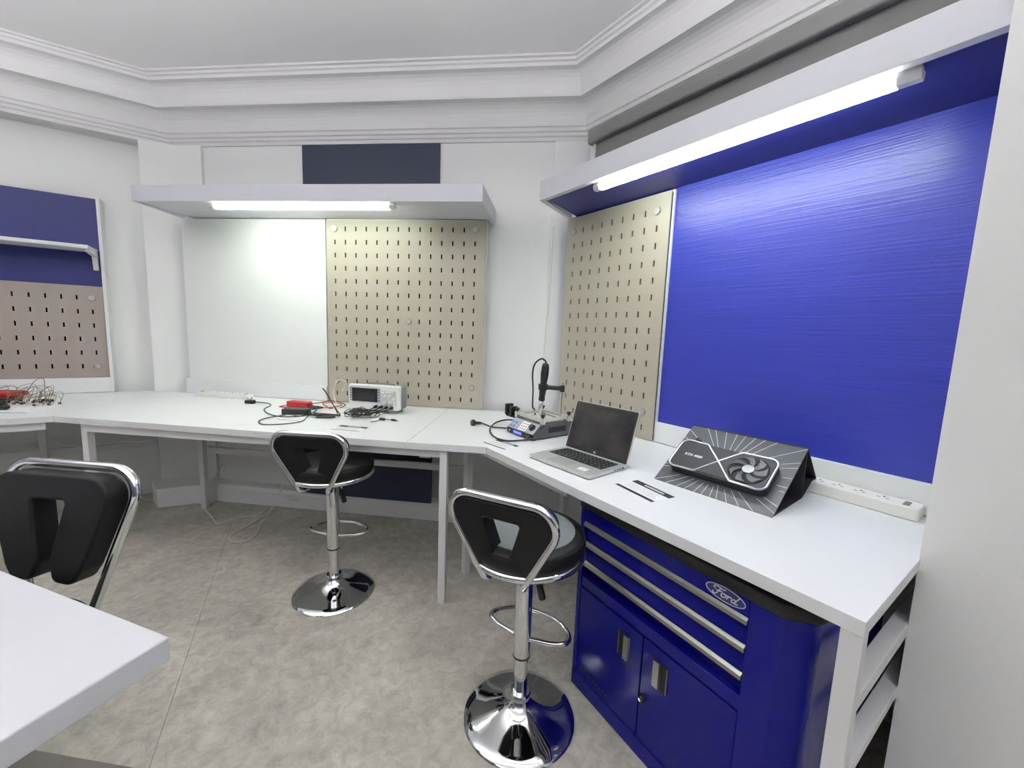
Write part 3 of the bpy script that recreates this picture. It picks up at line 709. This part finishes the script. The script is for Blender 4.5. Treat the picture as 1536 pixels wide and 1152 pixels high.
info_card('R', -1.565, 1.072, R(8), 0.150, 0.095, 'printed card with a black band before the soldering preheater', (0.022, 0.009))
info_card('B', -1.068, 1.985, R(-4), 0.160, 0.095, 'printed card with a black band before the oscilloscope cables', (0.030, 0.006))
info_card('B', -1.452, 2.125, R(-6), 0.165, 0.12, 'printed card with a black band under the black power adapter', (0.016, 0.004))

# ------------------------------------------------------------------ power strips
def slots(parent, x, y, z, r=1.0):
    mb = MB()
    mb.box(x - 0.0022, x + 0.0022, y + 0.006, y + 0.014, z, z + 0.0006)
    for k in (-1, 1): mb.box(x + k * 0.011 - 0.0042, x + k * 0.011 + 0.0042, y - 0.008, y - 0.0048, z, z + 0.0006)
    return mb.build('socket', DARKGAP, parent)
t = thing('power_strip', 'white power strip with four sockets behind the graphics card stand', 'power strip', 'R', (-0.45, 1.745, TZ), 0, 'white power strips')
MB().prism(rrect(-0.21, 0.205, -0.042, 0.042, 0.012), 0.0, 0.040).build('body', WPLAS, t, bevel=0.005, seg=3)
for x in (-0.065, -0.008, 0.052, 0.112): slots(t, x, 0.0, 0.040)
for k in range(4): MB().box(0.162, 0.178, -0.024 + k * 0.013, -0.018 + k * 0.013, 0.040, 0.0406).build('usb_port', DARKGAP, t)
t = thing('power_strip', 'white power strip below the blank white panel on the back bench', 'power strip', 'B', (-2.335, 2.610, TZ), R(-1), 'white power strips')
MB().prism(rrect(-0.205, 0.205, -0.034, 0.034, 0.010), 0.0, 0.030).build('body', WPLAS, t, bevel=0.004, seg=3)
for x in (-0.12, -0.06, 0.0, 0.06, 0.115): slots(t, x, 0.0, 0.030)
MB().box(-0.178, -0.166, -0.014, 0.014, 0.030, 0.0315).build('switch', DARKGAP, t)
MB().box(0.165, 0.177, -0.018, 0.016, 0.030, 0.0306).build('usb_port', DARKGAP, t)

# ------------------------------------------------------------------ oscilloscope and its leads
t = thing('oscilloscope', 'white benchtop oscilloscope with dark screen and knobs on the back bench', 'oscilloscope', 'B', (-1.135, 2.405, TZ), R(-3))
MB().prism(rrect(-0.170, 0.170, 0.018, 0.172, 0.012), 0.0, 0.030, 'y').build('front_case', WPLAS, t, bevel=0.006, seg=3)
MB().prism(rrect(-0.164, 0.166, 0.020, 0.166, 0.015), 0.030, 0.115, 'y').build('rear_case', mat('scope_grey', (132, 134, 136), 0.5), t, bevel=0.004)
for x in (-0.12, 0.12): MB().box(x - 0.03, x + 0.03, 0.005, 0.02, 0.0, 0.020).build('foot', GPLAS, t, bevel=0.003)
for x in (-0.12, 0.12): MB().box(x - 0.02, x + 0.02, 0.085, 0.11, 0.0, 0.022).build('foot', GPLAS, t, bevel=0.003)
MB().tube(crom([(-0.06, 0.06, 0.166), (-0.055, 0.05, 0.178), (0, 0.05, 0.180), (0.10, 0.05, 0.178), (0.105, 0.06, 0.166)], 5), 0.005, 8).build('carry_handle', GPLAS, t, smooth=True)
MB().prism(rrect(-0.160, 0.046, 0.058, 0.160, 0.006), -0.0012, 0.001, 'y').build('screen_bezel', mat('bezel_silver', (196, 200, 206), 0.4), t)
MB().box(-0.145, 0.026, -0.002, -0.001, 0.066, 0.150).build('screen', mat('scope_screen', (38, 38, 38), 0.15), t)
MB().box(-0.13, -0.085, -0.0018, -0.0012, 0.1535, 0.1565).build('maker_print', INKG, t)
BB = mat('soft_key_blue', (70, 86, 122), 0.4)
for k in range(6): MB().box(-0.1575, -0.1495, -0.004, 0, 0.070 + k * 0.0145, 0.078 + k * 0.0145).build('soft_key', BB, t, bevel=0.001)
for k in range(5): MB().box(0.0315, 0.0395, -0.004, 0, 0.072 + k * 0.0165, 0.081 + k * 0.0165).build('soft_key', BB, t, bevel=0.001)
MB().prism(rrect(0.050, 0.150, 0.050, 0.142, 0.004), -0.001, 0.001, 'y').build('control_panel', mat('panel_pale_grey', (206, 208, 208), 0.4), t)
for x, z, r in ((0.075, 0.108, 0.009), (0.108, 0.108, 0.009), (0.073, 0.068, 0.011), (0.107, 0.068, 0.011), (0.137, 0.094, 0.008), (0.060, 0.128, 0.007)):
    MB().lathe([(r, 0.001), (r, -0.012), (r * 0.85, -0.015), (0.0, -0.015)], 18, (x, 0, z), 'y', close=False).build('knob', WPLAS, t, smooth=True)
for k in range(3): MB().box(0.080 + k * 0.013, 0.090 + k * 0.013, -0.003, 0, 0.127, 0.134).build('button', WPLAS, t, bevel=0.001)
MB().box(0.131, 0.144, -0.003, 0, 0.120, 0.136).build('run_button', mat('button_green', (168, 196, 110), 0.4), t, bevel=0.001)
for k in range(3): MB().box(0.131, 0.144, -0.003, 0, 0.054 + k * 0.010, 0.061 + k * 0.010).build('button', WPLAS, t, bevel=0.001)
for k in range(4): MB().lathe([(0.010, 0.001), (0.010, -0.006), (0.0085, -0.022), (0.006, -0.03), (0.0, -0.03)], 16, (0.018 + k * 0.034, 0, 0.040 - k * 0.001), 'y', close=False).build('input_connector', BLACK, t, smooth=True)
def cable(name, label, pts, r, m, n=8, sides=6, group=None, cat='cable'):
    P = crom(pts, n); b_ = Vector((sum(p.x for p in P) / len(P), sum(p.y for p in P) / len(P), min(p.z for p in P) - r))
    o = MB().tube([p - b_ for p in P], r, sides).build(name, m, None, smooth=True); o.location = b_
    if label: tag(o, label, cat, group)
    return o
rr = random.Random(11)
# tangle of probe leads (nobody could count the loops)
pts = []
cxy = Vector((-1.155, 2.255))
for k in range(52):
    a = k * 1.15 + rr.uniform(-0.6, 0.6); ra = rr.uniform(0.015, 0.10)
    pts.append(Vector((cxy.x + ra * 1.15 * math.cos(a), cxy.y + ra * 0.95 * math.sin(a), TZ + 0.004 + rr.uniform(0.0, 0.046))))
P = crom(pts, 6); MBt = MB().tube([p - Vector((cxy.x, cxy.y, TZ)) for p in P], 0.0024, 5)
o = MBt.build('probe_leads', BLACK, None, smooth=True); o.location = (cxy.x, cxy.y, TZ); o['kind'] = 'stuff'
tag(o, 'tangled heap of thin black probe leads before the oscilloscope', 'cables')
mb = MB()
def wp(x, y, z): return Vector((x, y, z)) - Vector((cxy.x, cxy.y, TZ))
for k, x in enumerate((-1.117, -1.083, -1.049, -1.015)):
    mb.tube(crom([wp(x, 2.37, TZ + 0.038), wp(x - 0.015, 2.345, TZ + 0.030), wp(x - 0.05, 2.31, TZ + 0.014 + 0.006 * (k % 2)), wp(-1.15 + 0.03 * k, 2.26, TZ + 0.012)], 5), 0.0034, 6)
mb.build('lead_end', BLACK, o, smooth=True)
mb = MB(); mb.tube([wp(-1.43, 2.245, TZ + 0.008), wp(-1.25, 2.215, TZ + 0.012)], 0.0055, 8); mb.build('probe', BLACK, o, smooth=True)
mb = MB(); mb.tube([wp(-1.46, 2.215, TZ + 0.007), wp(-1.26, 2.175, TZ + 0.010)], 0.006, 8).lathe([(0.011, -0.02), (0.011, 0.01)], 10, tuple(wp(-1.36, 2.195, TZ + 0.011)), 'x'); mb.build('probe', BLACK, o, smooth=True)
mb = MB(); mb.tube([wp(-1.36, 2.155, TZ + 0.007), wp(-1.27, 2.165, TZ + 0.01)], 0.006, 8); mb.build('probe_clip', BLACK, o, smooth=True)
mb = MB(); mb.tube(crom([wp(-1.27, 2.25, TZ + 0.01), wp(-1.33, 2.28, TZ + 0.06), wp(-1.40, 2.32, TZ + 0.125), wp(-1.425, 2.33, TZ + 0.145), wp(-1.39, 2.31, TZ + 0.125), wp(-1.31, 2.26, TZ + 0.05), wp(-1.25, 2.20, TZ + 0.01)], 7), 0.003, 6); mb.build('lead_loop', BLACK, o, smooth=True)
a = at(562, 632, TZ + 0.004); b_ = at(574, 628.5, TZ + 0.008); c_ = at(590, 630, TZ + 0.004); d_ = at(600, 632, TZ + 0.005)
t = thing('usb_cable', 'thin black cable end with a ferrite and silver plug before the oscilloscope', 'cable', 'B', tuple(b_ - Vector((0, 0, 0.008))))
MB().tube([Vector(a) - b_ + Vector((-0.02, -0.01, 0.005)), Vector(a) - b_ + Vector((0, 0, 0.006)), Vector((0, 0, 0.008)), c_ - b_ + Vector((0, 0, 0.008))], 0.0022, 6).build('cord', BLACK, t, smooth=True)
MB().tube([Vector((-0.018, 0.0, 0.008)), Vector((0.014, 0.0, 0.008))], 0.0075, 10).build('ferrite', BLACK, t, smooth=True)
v = (d_ - c_).normalized()
MB().tube([c_ - b_ + Vector((-0.01, 0, 0.008)), c_ - b_ + v * 0.022 + Vector((0, 0, 0.008))], 0.0065, 8).build('plug_body', BLACK, t, smooth=True)
MB().tube([c_ - b_ + v * 0.022 + Vector((0, 0, 0.008)), c_ - b_ + v * 0.040 + Vector((0, 0, 0.008))], 0.005, 4).build('plug_tip', STEEL, t)
cable('scope_cable', 'looped white cable beside the left end of the oscilloscope', [Vector((-1.31, 2.56, TZ + 0.14)), Vector((-1.38, 2.575, TZ + 0.135)), Vector((-1.45, 2.60, TZ + 0.09)), Vector((-1.43, 2.62, TZ + 0.15)), Vector((-1.49, 2.62, TZ + 0.16)), Vector((-1.51, 2.60, TZ + 0.09)), Vector((-1.46, 2.54, TZ + 0.02)), Vector((-1.40, 2.50, TZ + 0.003)), Vector((-1.48, 2.47, TZ + 0.003)), Vector((-1.42, 2.44, TZ + 0.003)), Vector((-1.33, 2.50, TZ + 0.003))], 0.0028, CABLEW)

# ------------------------------------------------------------------ adapter, plug, red meter
p = at(376, 605, TZ)
t = thing('power_adapter', 'black power adapter with cord and upright three pin plug on the back bench', 'adapter', 'B', tuple(at(445, 621, TZ)), R(12))
Mi = t.matrix_basis.inverted() if False else (Matrix.Translation(t.location) @ Matrix.Rotation(R(12), 4, 'Z')).inverted()
MB().box(-0.075, 0.075, -0.028, 0.028, 0.0, 0.034).build('brick', mat('adapter_black', (44, 45, 46), 0.5), t, bevel=0.005)
cp = [p + Vector((0.03, 0, 0.012)), at(402, 605, TZ + 0.004), at(406, 608, TZ + 0.004), at(396, 614, TZ + 0.004), at(404, 621, TZ + 0.004), at(424, 625, TZ + 0.004), at(455, 623.5, TZ + 0.004), at(474, 616, TZ + 0.010), at(470, 611, TZ + 0.014)]
MB(Mi).tube(crom(cp, 8), 0.0032, 6).build('cord', BLACK, t, smooth=True)
cp = [at(470, 618, TZ + 0.012), at(462, 624, TZ + 0.004), at(452, 632, TZ + 0.004), at(425, 636, TZ + 0.004), at(395, 636.5, TZ + 0.004), at(388, 632, TZ + 0.004), at(400, 627, TZ + 0.004), at(428, 622.5, TZ + 0.006)]
MB(Mi).tube(crom(cp, 8), 0.0028, 6).build('cord', BLACK, t, smooth=True)
for k in range(3):
    a = at(470 + 3 * k, 612 + 1.5 * k, TZ + 0.006)
    MB(Mi).tube([a + Vector((-0.03, -0.01, 0.006)), a + Vector((0.03, 0.012, 0.008 + 0.004 * k))], 0.006, 8).build('plug_lead', BLACK, t, smooth=True)
pl_ = MB(Mi @ Matrix.Translation(p)).prism(fillet([(-0.028, -0.022), (0.028, -0.022), (0.034, 0.0), (0.02, 0.022), (-0.02, 0.022), (-0.03, 0.0)], 0.006, 3), 0.0, 0.022).build('plug', BLACK, t, bevel=0.004)
for x, y in ((-0.014, -0.008), (0.014, -0.008), (0.0, 0.012)):
    MB(Mi @ Matrix.Translation(p)).box(x - 0.003, x + 0.003, y - 0.002, y + 0.002, 0.022, 0.04).build('pin', STEEL, pl_)
t = thing('clamp_meter', 'red handheld meter with coiled red and black leads behind the black adapter', 'meter', 'B', tuple(at(451, 611, TZ)), R(-3))
MB().prism(fillet([(-0.085, -0.03), (0.07, -0.034), (0.085, 0.0), (0.06, 0.034), (-0.075, 0.03)], 0.012, 4), 0.004, 0.040).build('case', RED, t, bevel=0.007, seg=3)
MB().box(-0.06, 0.02, -0.018, 0.018, 0.0402, 0.0412).build('face_plate', mat('red_dark', (150, 24, 22), 0.4), t)
MB().tube(crom([(0.08, 0.0, 0.02), (0.12, 0.02, 0.006), (0.18, 0.05, 0.004), (0.22, 0.11, 0.012), (0.15, 0.13, 0.02), (0.10, 0.08, 0.02), (0.16, 0.04, 0.008), (0.20, 0.01, 0.004)], 7), 0.003, 6).build('red_lead', RED, t, smooth=True)
MB().tube(crom([(0.04, 0.04, 0.02), (0.06, 0.09, 0.018), (0.14, 0.13, 0.03), (0.23, 0.13, 0.012), (0.24, 0.05, 0.004), (0.19, 0.02, 0.004)], 7), 0.0028, 6).build('black_lead', BLACK, t, smooth=True)
MB().tube(crom([(-0.08, 0.0, 0.015), (-0.11, -0.01, 0.005), (-0.12, -0.04, 0.004), (-0.06, -0.05, 0.004), (0.0, -0.045, 0.004)], 7), 0.003, 6).build('red_lead', RED, t, smooth=True)

# ------------------------------------------------------------------ soldering preheater
t = thing('preheater_station', 'dark grey soldering preheater with upright hot air gun in the bench corner', 'soldering station', 'R', (-1.645, 1.238, TZ), R(1))
PG = mat('preheater_grey', (70, 71, 73), 0.45)
MB().prism([(0.0, 0.006), (0.0, 0.030), (0.050, 0.078), (0.262, 0.078), (0.262, 0.006)], -0.108, 0.108, 'x').build('case', PG, t, bevel=0.0025)
for x in (-0.09, 0.09):
    for y in (0.02, 0.24): MB().lathe([(0.010, 0.0), (0.010, 0.007)], 14, (x, y, 0)).build('rubber_foot', BLACKM, t)
sl = math.atan2(0.048, 0.050)
Mf = Matrix.Translation((0, 0.0, 0.030)) @ Matrix.Rotation(sl, 4, 'X')     # panel x right, y up the slope, z out
MB(Mf).box(-0.104, 0.104, 0.002, 0.066, 0.0, 0.001).build('control_face', mat('preheater_face', (150, 160, 172), 0.4), t)
MB(Mf).box(-0.022, 0.038, 0.006, 0.060, 0.001, 0.0016).build('warning_label', PAPER, t)
mb = MB(Mf)
for k in range(9): mb.box(-0.014 + (k % 3) * 0.017, -0.004 + (k % 3) * 0.017, 0.012 + (k // 3) * 0.016, 0.019 + (k // 3) * 0.016, 0.0016, 0.0019)
mb.build('label_print', mat('print_red_brown', (170, 110, 100), 0.6), t)
for x, y in ((-0.088, 0.040), (-0.064, 0.040), (-0.088, 0.016), (-0.064, 0.016)):
    MB(Mf).lathe([(0.008, 0.001), (0.008, 0.003)], 14, (x, y, 0)).build('button', mat('button_blue', (84, 122, 168), 0.4), t, bevel=0.0008)
MB(Mf).lathe([(0.019, 0.001), (0.019, 0.004), (0.014, 0.006), (0.013, 0.018), (0.0, 0.018)], 20, (0.070, 0.036, 0), close=False).build('knob', BLACK, t, smooth=True)
MB().box(-0.104, 0.104, -0.003, 0.002, 0.006, 0.031).build('lower_fascia', BLACK, t, bevel=0.001)
MB().box(-0.050, 0.022, -0.0036, -0.003, 0.009, 0.027).build('display', mat('lcd_blue', (70, 84, 200), 0.3, emit=((90, 110, 255), 0.25)), t)
mb = MB()
for k in range(8): mb.box(-0.044 + k * 0.0078, -0.0385 + k * 0.0078, -0.0040, -0.0036, 0.014, 0.022)
mb.build('display_digits', mat('lcd_pale', (200, 210, 255), 0.4), t)
MB().lathe([(0.009, 0.0), (0.009, -0.016), (0.006, -0.022), (0.0, -0.022)], 14, (0.084, -0.003, 0.018), 'y', close=False).build('cable_socket', BLACK, t, smooth=True)
MB().lathe([(0.005, 0.0), (0.005, -0.006)], 10, (-0.08, -0.003, 0.018), 'y').build('button', STEEL, t)
MB().box(0.1078, 0.1086, 0.10, 0.22, 0.030, 0.058).build('side_vent', BLACKM, t)
for y, z in ((0.052, 0.060), (0.066, 0.066)): MB().lathe([(0.005, 0.1078), (0.005, 0.1088)], 10, (0, y, z), 'x').build('screw_hole', BLACKM, t)
RAIL = mat('rail_aluminium', (206, 206, 198), 0.35, 0.5)
for y in (0.062, 0.240): MB().box(-0.112, 0.112, y - 0.007, y + 0.007, 0.092, 0.106).build('clamp_rail', RAIL, t, bevel=0.001)
for x in (-0.096, 0.096): MB().box(x - 0.007, x + 0.007, 0.069, 0.233, 0.090, 0.104).build('clamp_rail', RAIL, t, bevel=0.001)
for x in (-0.104, 0.104):
    for y in (0.062, 0.240):
        MB().lathe([(0.006, 0.078), (0.006, 0.110), (0.011, 0.118), (0.013, 0.123), (0.009, 0.127), (0.0, 0.127)], 12, (x, y, 0), close=False).build('clamp_knob', BLACK, t, smooth=True)
        MB().box(x - 0.010, x + 0.010, y - 0.010, y + 0.010, 0.078, 0.108).build('clamp_block', RAIL, t, bevel=0.001)
MB().box(-0.085, 0.085, 0.075, 0.228, 0.078, 0.081).build('heating_plate', mat('ceramic_pale', (208, 206, 196), 0.5), t)
# holder cradle on the left
hd = MB().box(-0.165, -0.145, 0.050, 0.095, 0.070, 0.125).box(-0.205, -0.185, 0.050, 0.095, 0.075, 0.135).box(-0.205, -0.120, 0.058, 0.088, 0.066, 0.080).build('gun_cradle', BLACK, t, bevel=0.002)
MB().tube([(-0.145, 0.072, 0.09), (-0.108, 0.072, 0.085)], 0.007, 10).build('cradle_arm', BLACK, t, smooth=True)
# upright gun
g0 = Vector((-0.012, 0.140, 0.092)); g1 = Vector((0.030, 0.130, 0.375)); ax = (g1 - g0)
def gp(k): return g0 + ax * k
gun = MB().tube([gp(0.42), gp(0.52), gp(0.58), gp(0.66), gp(0.80), gp(0.93), gp(0.985), gp(1.0)], [0.017, 0.018, 0.016, 0.0175, 0.021, 0.019, 0.016, 0.011], 16).build('hot_air_gun', BLACK, t, smooth=True)
MB().tube([gp(0.0), gp(0.10), gp(0.12), gp(0.30), gp(0.34)], [0.005, 0.007, 0.011, 0.0125, 0.0125], 14).build('nozzle', CHROME, gun, smooth=True)
MB().tube([gp(0.30), gp(0.32), gp(0.36), gp(0.38), gp(0.44)], [0.015, 0.017, 0.017, 0.0155, 0.0165], 16).build('heater_collar', BLACK, gun, smooth=True)
cpos = gp(0.56)
MB().tube([cpos + Vector((0, 0, -0.014)), cpos + Vector((0, 0, 0.016))], 0.025, 16).build('clamp_ring', BLACK, t, smooth=True)
pole = cpos + Vector((0.085, 0.055, 0))
MB().tube([cpos, pole], 0.0115, 10).build('clamp_arm', BLACK, t, smooth=True)
MB().tube([pole + Vector((0.0, 0.0, -0.016)), pole + Vector((0.0, 0.0, 0.016))], 0.013, 12).build('arm_knob', BLACK, t, smooth=True)
MB().tube([Vector((pole.x, pole.y, 0.078)), pole + Vector((0, 0, 0.03))], 0.0045, 10).build('pole', CHROME, t, smooth=True)
MB().tube(crom([gp(0.98), gp(1.0) + Vector((-0.002, -0.002, 0.012)), gp(1.0) + Vector((-0.018, -0.018, 0.022)), gp(1.0) + Vector((-0.040, -0.040, -0.005)), gp(0.8) + Vector((-0.042, -0.046, 0)), gp(0.5) + Vector((-0.036, -0.036, 0)), Vector((-0.062, 0.13, 0.135)), Vector((-0.095, 0.17, 0.112)), Vector((-0.116, 0.20, 0.06))], 8), 0.0042, 8).build('gun_cable', BLACK, t, smooth=True)
Mi = (Matrix.Translation(t.location) @ Matrix.Rotation(FR['R'] + R(1), 4, 'Z')).inverted()
cp = [Mi @ at(800, 657.5, TZ + 0.018), Mi @ at(786, 660, TZ + 0.005), Mi @ at(760, 661, TZ + 0.005), Mi @ at(741, 655, TZ + 0.005), Mi @ at(735, 644, TZ + 0.005), Mi @ at(742, 635, TZ + 0.008), Mi @ at(757, 630, TZ + 0.02), Vector((-0.15, 0.10, 0.045)), Vector((-0.112, 0.12, 0.04))]
MB().tube(crom(cp, 8), 0.0042, 8).build('gun_cable', BLACK, t, smooth=True)
cp = [Mi @ at(712, 633, TZ + 0.014), Mi @ at(722, 634.5, TZ + 0.008), Mi @ at(737, 640, TZ + 0.005), Mi @ at(750, 641.5, TZ + 0.005), Vector((-0.13, 0.05, 0.01)), Vector((-0.108, 0.06, 0.02))]
MB().tube(crom(cp, 8), 0.0038, 8).build('mains_cord', BLACK, t, smooth=True)
pp = Mi @ at(707, 634, TZ + 0.018); pv = ((Mi @ at(720, 634.5, TZ + 0.012)) - pp).normalized()
plug = MB().tube([pp, pp + pv * 0.004, pp + pv * 0.018, pp + pv * 0.022, pp + pv * 0.06], [0.014, 0.018, 0.018, 0.010, 0.007], 14).build('plug', BLACK, t, smooth=True)

# ------------------------------------------------------------------ things on the left bench
t = thing('paper_sheet', 'white paper sheet lying at the left bench edge', 'paper', 'B', tuple(at(28, 615, TZ)), R(14))
MB().box(-0.20, 0.11, -0.09, 0.10, 0.0, 0.0012).build('sheet', PAPER, t)
MB().box(-0.20, 0.11, -0.09, -0.072, 0.0012, 0.0014).build('dark_band', INKG, t)
rr = random.Random(5); c0 = at(45, 605, TZ)
mb = MB(); 
for k in range(26):
    x0_, y0_ = rr.uniform(-0.15, 0.12), rr.uniform(-0.06, 0.06); w_ = rr.uniform(0.03, 0.10); h_ = rr.uniform(0.04, 0.105)
    mb.tube(crom([Vector((x0_ - w_, y0_ - 0.02, 0.003)), Vector((x0_ - w_ * 0.8, y0_, h_ * 0.75)), Vector((x0_, y0_ + 0.03, h_)), Vector((x0_ + w_ * 0.8, y0_ + 0.01, h_ * 0.7)), Vector((x0_ + w_, y0_ - 0.02, 0.003))], 5), 0.0013, 4)
o = mb.build('jumper_wires', mat('wire_tan', (122, 108, 88), 0.5), None, smooth=True); o.location = c0; o['kind'] = 'stuff'
tag(o, 'springy heap of thin tan jumper wires on the left bench', 'wires')
mb = MB()
for k in range(16):
    x0_, y0_ = rr.uniform(-0.16, 0.16), rr.uniform(-0.07, 0.05)
    mb.box(x0_ - 0.008, x0_ + 0.008, y0_ - 0.003, y0_ + 0.003, 0.0, 0.010)
mb.build('wire_connectors', BLACK, o)['kind'] = 'stuff'
c1 = at(72, 602, TZ)
t = thing('wire_clip', 'small black clip on a thin loop of wire beside the jumper wires', 'clip', 'B', tuple(c1))
MB().prism(fillet([(-0.035, -0.012), (0.035, -0.008), (0.035, 0.008), (-0.035, 0.012)], 0.004, 3), 0.0, 0.014).build('body', BLACK, t, bevel=0.002)
MB().tube(crom([Vector((-0.02, 0, 0.012)), Vector((-0.03, 0.01, 0.07)), Vector((-0.09, 0.05, 0.13)), Vector((-0.17, 0.06, 0.11)), Vector((-0.2, 0.03, 0.03))], 6), 0.0018, 5).build('wire', mat('wire_tan', (122, 108, 88), 0.5), t, smooth=True)
c2 = at(6, 600, TZ)
t = thing('tool_pouch', 'flat red pouch at the far left end of the bench', 'pouch', 'B', tuple(c2), R(15))
MB().prism(fillet([(-0.2, -0.05), (0.08, -0.05), (0.12, 0.02), (0.06, 0.06), (-0.2, 0.06)], 0.015, 3), 0.03, 0.055).build('flap', RED, t, bevel=0.008)
MB().prism(fillet([(-0.2, -0.045), (0.06, -0.045), (0.07, 0.05), (-0.2, 0.05)], 0.012, 3), 0.0, 0.03).build('body', mat('red_deep', (120, 22, 22), 0.5), t, bevel=0.006)
for px, py, lab in ((3, 606, 'black rounded tool lying below the red pouch at the left edge'), (2, 615, 'black handled tool nearest the bench front at the left edge')):
    c3 = at(px, py, TZ)
    t = thing('hand_tool', lab, 'tool', 'B', tuple(c3), R(10))
    MB().tube(crom([Vector((-0.16, 0, 0.018)), Vector((-0.06, 0.0, 0.020)), Vector((0.02, 0.0, 0.018)), Vector((0.04, 0, 0.014))], 4), [0.012] * 3 + [0.014] * 3 + [0.016] * 3 + [0.014, 0.012, 0.010, 0.006], 12).build('handle', BLACK, t, smooth=True)
    MB().tube([Vector((-0.24, 0.0, 0.012)), Vector((-0.155, 0, 0.016))], 0.005, 8).build('shaft', STEEL, t, smooth=True)

# ------------------------------------------------------------------ sockets and cable under the bench
t = thing('wall_socket', 'white double wall socket above the rail at the right of the low navy panel', 'socket', 'B', (-0.875, 2.652, 0.46))
MB().box(-0.05, 0.03, 0.0, 0.008, 0.0, 0.085).build('plate', WPLAS, t, bevel=0.002)
for x in (-0.03, 0.01): MB().box(x - 0.008, x + 0.008, -0.0006, 0.0, 0.03, 0.034).box(x - 0.002, x + 0.002, -0.0006, 0.0, 0.045, 0.055).build('socket', DARKGAP, t)
fz = 0.004
fp = [Vector((-2.42, 2.655, 0.30)), at(316, 727, 0.10), at(306, 747, 0.02), at(304, 758, fz), at(315, 772, fz), at(328, 785.5, fz), at(353, 777, fz), at(388, 772, fz), at(402, 762, fz), at(414, 752, 0.02), Vector((-1.90, 2.63, 0.30)), Vector((-1.87, 2.645, 0.55))]
cable('floor_cable', 'white cable trailing from the wall onto the floor under the back bench', fp, 0.0045, CABLEW)
fp = [Vector((-1.86, 2.62, 0.12)), at(420, 747, 0.03), at(412, 757, fz), at(400, 772, fz), at(369, 791, fz), at(346, 804, fz), at(350, 813, fz), at(372, 810, fz), at(386, 800, fz), at(393, 784, fz), at(411, 764, fz), at(424, 752, 0.02), Vector((-1.80, 2.62, 0.10))]
cable('floor_cable', 'long white cable loop lying on the floor behind the middle stool', fp, 0.0045, CABLEW)
cable('wall_cable', 'thin white cable hanging down the wall in the corner by the right pegboard', [Vector((-0.088, 2.745, 2.02)), Vector((-0.092, 2.745, 1.6)), Vector((-0.112, 2.745, 1.2)), Vector((-0.10, 2.74, 0.815))], 0.0022, CABLEW)
